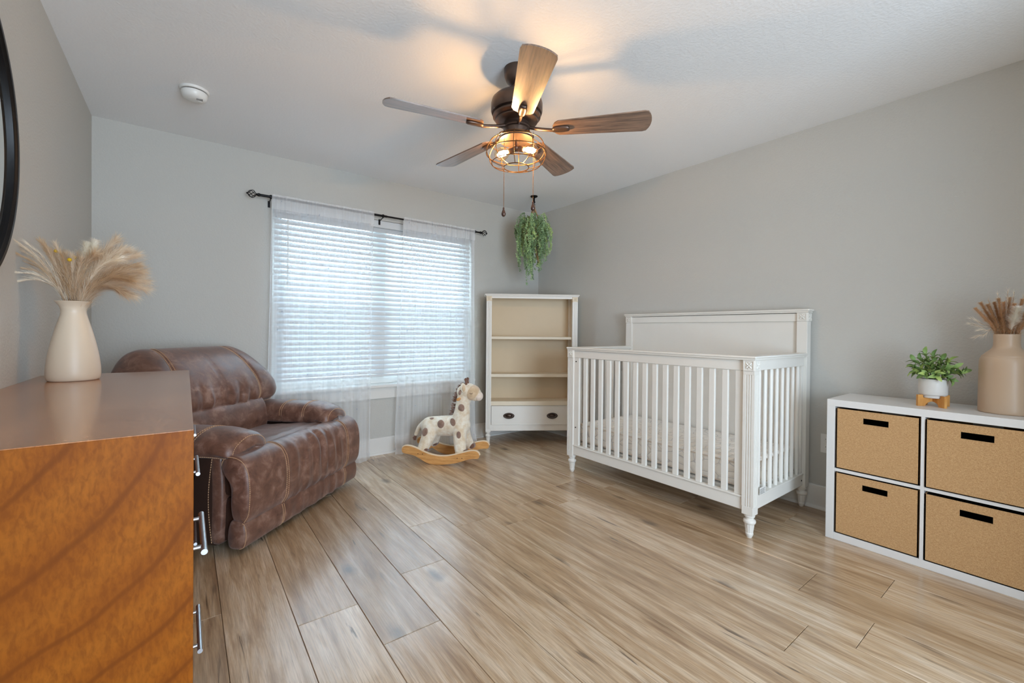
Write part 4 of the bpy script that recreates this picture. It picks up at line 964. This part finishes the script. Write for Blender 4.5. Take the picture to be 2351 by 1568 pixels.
for i in range(22):
    q = i / 21; c = smoothpath([(.165, 0, .655), (.118, 0, .60), (.096, 0, .53), (.078, 0, .45), (.060, 0, .392)], 6)
    p = c[min(int(q * (len(c) - 1)), len(c) - 1)]
    for j in range(3): d = Vector((-.020 - .012 * rnd.random(), rnd.uniform(-.012, .012), rnd.uniform(-.016, .016))); m.tube([p + Vector((.014, rnd.uniform(-.006, .006), 0)), p + d * .5, p + d], [.004, .0045, .001], 6)
L('mane', m, 'plushbrown', gr, 60)
m = MB()
for j in range(9): m.tube([(-.268, 0, .192), (-.278 + rnd.uniform(-.01, .01), rnd.uniform(-.012, .012), .17), (-.284 + rnd.uniform(-.014, .014), rnd.uniform(-.012, .012), .150)], [.010, .009, .003], 7)
L('tail_tuft', m, 'plushbrown', gr, 60)

# ------------------------------------------------------------------ recliner
RA = math.radians(43.67)
rc = thing('recliner', 'brown leather recliner armchair with tan stitching in the corner beside the window', 'armchair', (.626, 2.796, 0), RA)
def loft(poly, t0, t1, nt, endk, axis='X', fn=None, pw=5, rnd_=.10):
    """cushion: closed (a,b) section swept along an axis with soft pillow ends; returns MB and a surface function"""
    P_ = smoothpath([(a, b, 0) for a, b in poly] + [(poly[0][0], poly[0][1], 0)], 6)[:-1]; n = len(P_)
    cx = sum(p.x for p in P_) / n; cy_ = sum(p.y for p in P_) / n
    def surf(si, t):
        i = si % n; i0 = int(i); i1 = (i0 + 1) % n; p = P_[i0].lerp(P_[i1], i - i0)
        e = max(0, (abs(t) - (1 - rnd_)) / rnd_); k = (1 - e ** 2.2) ** (1 / 2.2) if e < 1 else 0
        k = endk + (1 - endk) * k if e < .999 else endk * .0 + (0 if endk == 0 else endk)
        a, b = cx + (p.x - cx) * k, cy_ + (p.y - cy_) * k; c = t0 + (t1 - t0) * (t + 1) / 2
        q = Vector((c, a, b)) if axis == 'X' else Vector((a, c, b))
        return Vector(fn(q, t, i / n, (p.x - cx, p.y - cy_))) if fn else q
    m = MB(); vs = []; fs = []; ts = []
    for j in range(nt + 1):
        u_ = -1 + 2 * j / nt; ts.append(math.copysign(abs(u_) ** .8, u_))
    for t in ts:
        for i in range(n): vs.append(surf(i, t))
    for j in range(nt):
        for i in range(n): k = (i + 1) % n; fs.append((j * n + i, j * n + k, (j + 1) * n + k, (j + 1) * n + i))
    fs.append(tuple(range(n))); fs.append(tuple(nt * n + i for i in range(n)))
    return m.add(vs, fs), surf, n
def stitch(par, fnp, n, label=None, out=.0018, r=.0017):
    """dashed thread following a path function on 0..1"""
    m = MB(); pts = [fnp(i / n) for i in range(n + 1)]
    for i in range(n):
        a, b = pts[i], pts[i + 1]; m.tube([a.lerp(b, .12), a.lerp(b, .78)], r, 4)
    return L('stitching', m, 'thread', par)
def wr(x, z, f, s):
    q = math.sin(f * x + 2.6 * noise.noise(Vector((x * 5, z * 4, s)))); return math.copysign(abs(q) ** 1.6, q) * .45 + noise.noise(Vector((x * 24, z * 6, s + 4))) * .8 - .5 * max(0, noise.noise(Vector((x * 34, z * 5, s + 9)))) ** .7
# footrest pad
def f_pad(q, t, s, o):
    c = math.exp(-((q.x - .05) / .26) ** 4); front = 1 if o[0] < 0 else .4
    k = wr(q.x, q.z, 70, 1) * c * front * (.009 + .008 * math.exp(-((q.z - .27) / .08) ** 2))
    for sx in (-.25, .36): k -= .006 * math.exp(-((q.x - sx) / .008) ** 2)
    d = unit(Vector((0, o[0], o[1]))); return q + d * k
pad, padS, pn = loft([(.030, .155), (.004, .20), (-.004, .28), (-.002, .36), (.012, .425), (.045, .468), (.095, .486), (.14, .480), (.16, .44), (.125, .40), (.098, .32), (.098, .22), (.085, .162)], -.545, .545, 150, 0, 'X', f_pad, rnd_=.07)
po = L('footrest_pad', pad, 'leather', rc, 180)
for sx in (-.258, -.242, .352, .368):
    stitch(po, lambda q, sx=sx: padS(q * pn * .62 + .5, sx / .545) + Vector((0, -.002 if q < .5 else -.001, .0015 if q > .4 else 0)), 60)
ed = lambda q: padS(q * pn * .62, -.955) + Vector((-.0035, -.0025, .001))
stitch(po, ed, 60); stitch(po, lambda q: padS(pn * .985, -.95 + 1.9 * q) + Vector((0, -.003, -.001)), 110)
# lower panel
def f_low(q, t, s, o):
    c = math.exp(-((q.x - .05) / .3) ** 4); k = wr(q.x, q.z, 60, 7) * c * .006
    for sx in (-.25, .36): k -= .004 * math.exp(-((q.x - sx) / .008) ** 2)
    return q + unit(Vector((0, o[0], o[1]))) * k
low, lowS, ln_ = loft([(.055, .030), (.028, .045), (.016, .09), (.018, .135), (.035, .165), (.10, .17), (.12, .10), (.11, .035)], -.54, .53, 120, 0, 'X', f_low, rnd_=.05)
lo = L('lower_panel', low, 'leather', rc, 180)
for sx in (-.262, -.246, .352, .368): stitch(lo, lambda q, sx=sx: lowS(.8 + q * ln_ * .44, (sx + .005) / .535) + Vector((0, -.002, 0)), 24)
stitch(lo, lambda q: lowS(.5 + q * ln_ * .5, -.97) + Vector((-.002, -.003, 0)), 26)
# body of the chair
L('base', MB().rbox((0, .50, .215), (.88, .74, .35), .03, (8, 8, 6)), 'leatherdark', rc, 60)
for sx in (-1, 1):
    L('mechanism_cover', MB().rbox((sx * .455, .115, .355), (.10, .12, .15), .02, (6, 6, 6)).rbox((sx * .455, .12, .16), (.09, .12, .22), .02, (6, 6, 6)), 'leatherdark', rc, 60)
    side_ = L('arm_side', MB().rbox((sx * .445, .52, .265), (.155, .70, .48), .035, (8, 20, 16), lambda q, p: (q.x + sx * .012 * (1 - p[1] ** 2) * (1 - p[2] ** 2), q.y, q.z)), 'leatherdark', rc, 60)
    af = L('arm_front', MB().rbox((sx * .455, .195, .27), (.14, .07, .47), .03, (8, 6, 20), lambda q, p: (q.x, q.y - .012 * (1 - p[2] ** 2) * (p[1] < 0), q.z)), 'leather', rc, 60)
    stitch(af, lambda q, sx=sx: Vector((sx * .5265, .205 + .02 * math.sin(PI * q), .05 + .42 * q)), 34)
    def f_arm(q, t, s, o, sx=sx):
        z = q.z; y = q.y
        fr = max(0, (.26 - y) / .18); z -= .045 * fr ** 1.6 * (1 if o[1] > -.03 else .4)
        k = wr(q.x * .6, q.y, 60, 3 + sx) * .003 * min(1, fr * 1.5)
        for yy in (.30, .47): k -= .004 * math.exp(-((y - yy) / .007) ** 2)
        x = q.x - sx * .035 * fr; return Vector((x, y, z)) + unit(Vector((o[0], 0, o[1]))) * k
    ap, apS, an_ = loft([(sx * .30, .50), (sx * .315, .465), (sx * .42, .478), (sx * .53, .470), (sx * .56, .51), (sx * .535, .562), (sx * .45, .598), (sx * .36, .592), (sx * .31, .555)], .085, .76, 90, 0, 'Y', f_arm, rnd_=.16)
    ao = L('arm_pad', ap, 'leather', rc, 180)
    for yy in (.293, .307, .463, .477): stitch(ao, lambda q, yy=yy: apS((3.6 + 5.2 * q) * an_ / 9, (yy - .4225) / .3375) + Vector((0, 0, .0025)), 36)
    stitch(ao, lambda q: apS((3.2 + 5.8 * q) * an_ / 9, -.93) + Vector((0, -.004, .001)), 36)
    stitch(ao, lambda q: apS((3.35 if sx < 0 else 3.35) * an_ / 9, -.9 + 1.7 * q) + Vector((sx * .003, 0, .001)), 60)
L('cup_button', MB().lathe([(.030, 0), (.032, .006), (.022, .006), (.02, .002)], 24, (-.527, .33, .37), Matrix.Rotation(-PI / 2, 4, 'Y')), 'black', rc, 40)
# seat
def f_seat(q, t, s, o): return q + Vector((0, 0, .006 * noise.noise(q * 9) + .004 * math.sin(q.y * 70) * math.exp(-((q.y - .22) / .09) ** 2) * (o[1] > 0)))
se, seS, sn_ = loft([(.10, .37), (.11, .455), (.17, .478), (.35, .468), (.55, .452), (.66, .44), (.68, .36), (.40, .34)], -.325, .325, 60, 0, 'X', f_seat, rnd_=.12)
L('seat_cushion', se, 'leather', rc, 180)
# lumbar
def f_lum(q, t, s, o): return q + unit(Vector((0, o[0], o[1]))) * .005 * noise.noise(q * 10)
lu, luS, l_n = loft([(.575, .43), (.565, .50), (.580, .575), (.615, .632), (.68, .65), (.74, .60), (.72, .45), (.65, .41)], -.33, .33, 60, 0, 'X', f_lum, rnd_=.10)
L('lumbar_cushion', lu, 'leather', rc, 180)
# back pillow
def f_back(q, t, s, o):
    up = max(0, min(1, (q.z - .62) / .37)); x = q.x * (1 - .14 * up * up + .03 * math.sin(up * PI))
    sh = max(0, abs(t) - .62) / .38; z = q.z - .12 * sh ** 2.2 * up; y = q.y
    front = 1 if o[0] < 0 else .2
    k = front * (wr(q.x, q.z, 46, 11) * (.018 * math.exp(-((q.z - .67) / .075) ** 2)) * math.exp(-(q.x / .27) ** 6) + .004 * noise.noise(Vector((q.x * 8, q.z * 8, 3))))
    for sx in (-.285, .285): k -= .009 * math.exp(-((q.x - sx) / .012) ** 2)
    k -= .006 * math.exp(-((q.x) / .006) ** 2) * front * .5
    k += .004 * math.sin(q.z * 120) * max(0, abs(t) - .85) / .15
    return Vector((x, y, z)) + unit(Vector((0, o[0], o[1]))) * k
bp, bpS, b_n = loft([(.655, .598), (.615, .625), (.604, .68), (.628, .76), (.685, .85), (.765, .93), (.845, .978), (.905, .985), (.945, .95), (.93, .85), (.87, .72), (.82, .60), (.74, .58)], -.52, .52, 130, 0, 'X', f_back, rnd_=.26)
bo = L('back_pillow', bp, 'leather', rc, 180)
for sx in (-.293, -.277, .277, .293): stitch(bo, lambda q, sx=sx: bpS(.5 + q * b_n * .56, sx / .53) + Vector((0, -.002, .0015)), 70)
stitch(bo, lambda q: bpS(.35 * b_n / 13, -.85 + 1.7 * q) + Vector((0, -.004, -.002)), 110)
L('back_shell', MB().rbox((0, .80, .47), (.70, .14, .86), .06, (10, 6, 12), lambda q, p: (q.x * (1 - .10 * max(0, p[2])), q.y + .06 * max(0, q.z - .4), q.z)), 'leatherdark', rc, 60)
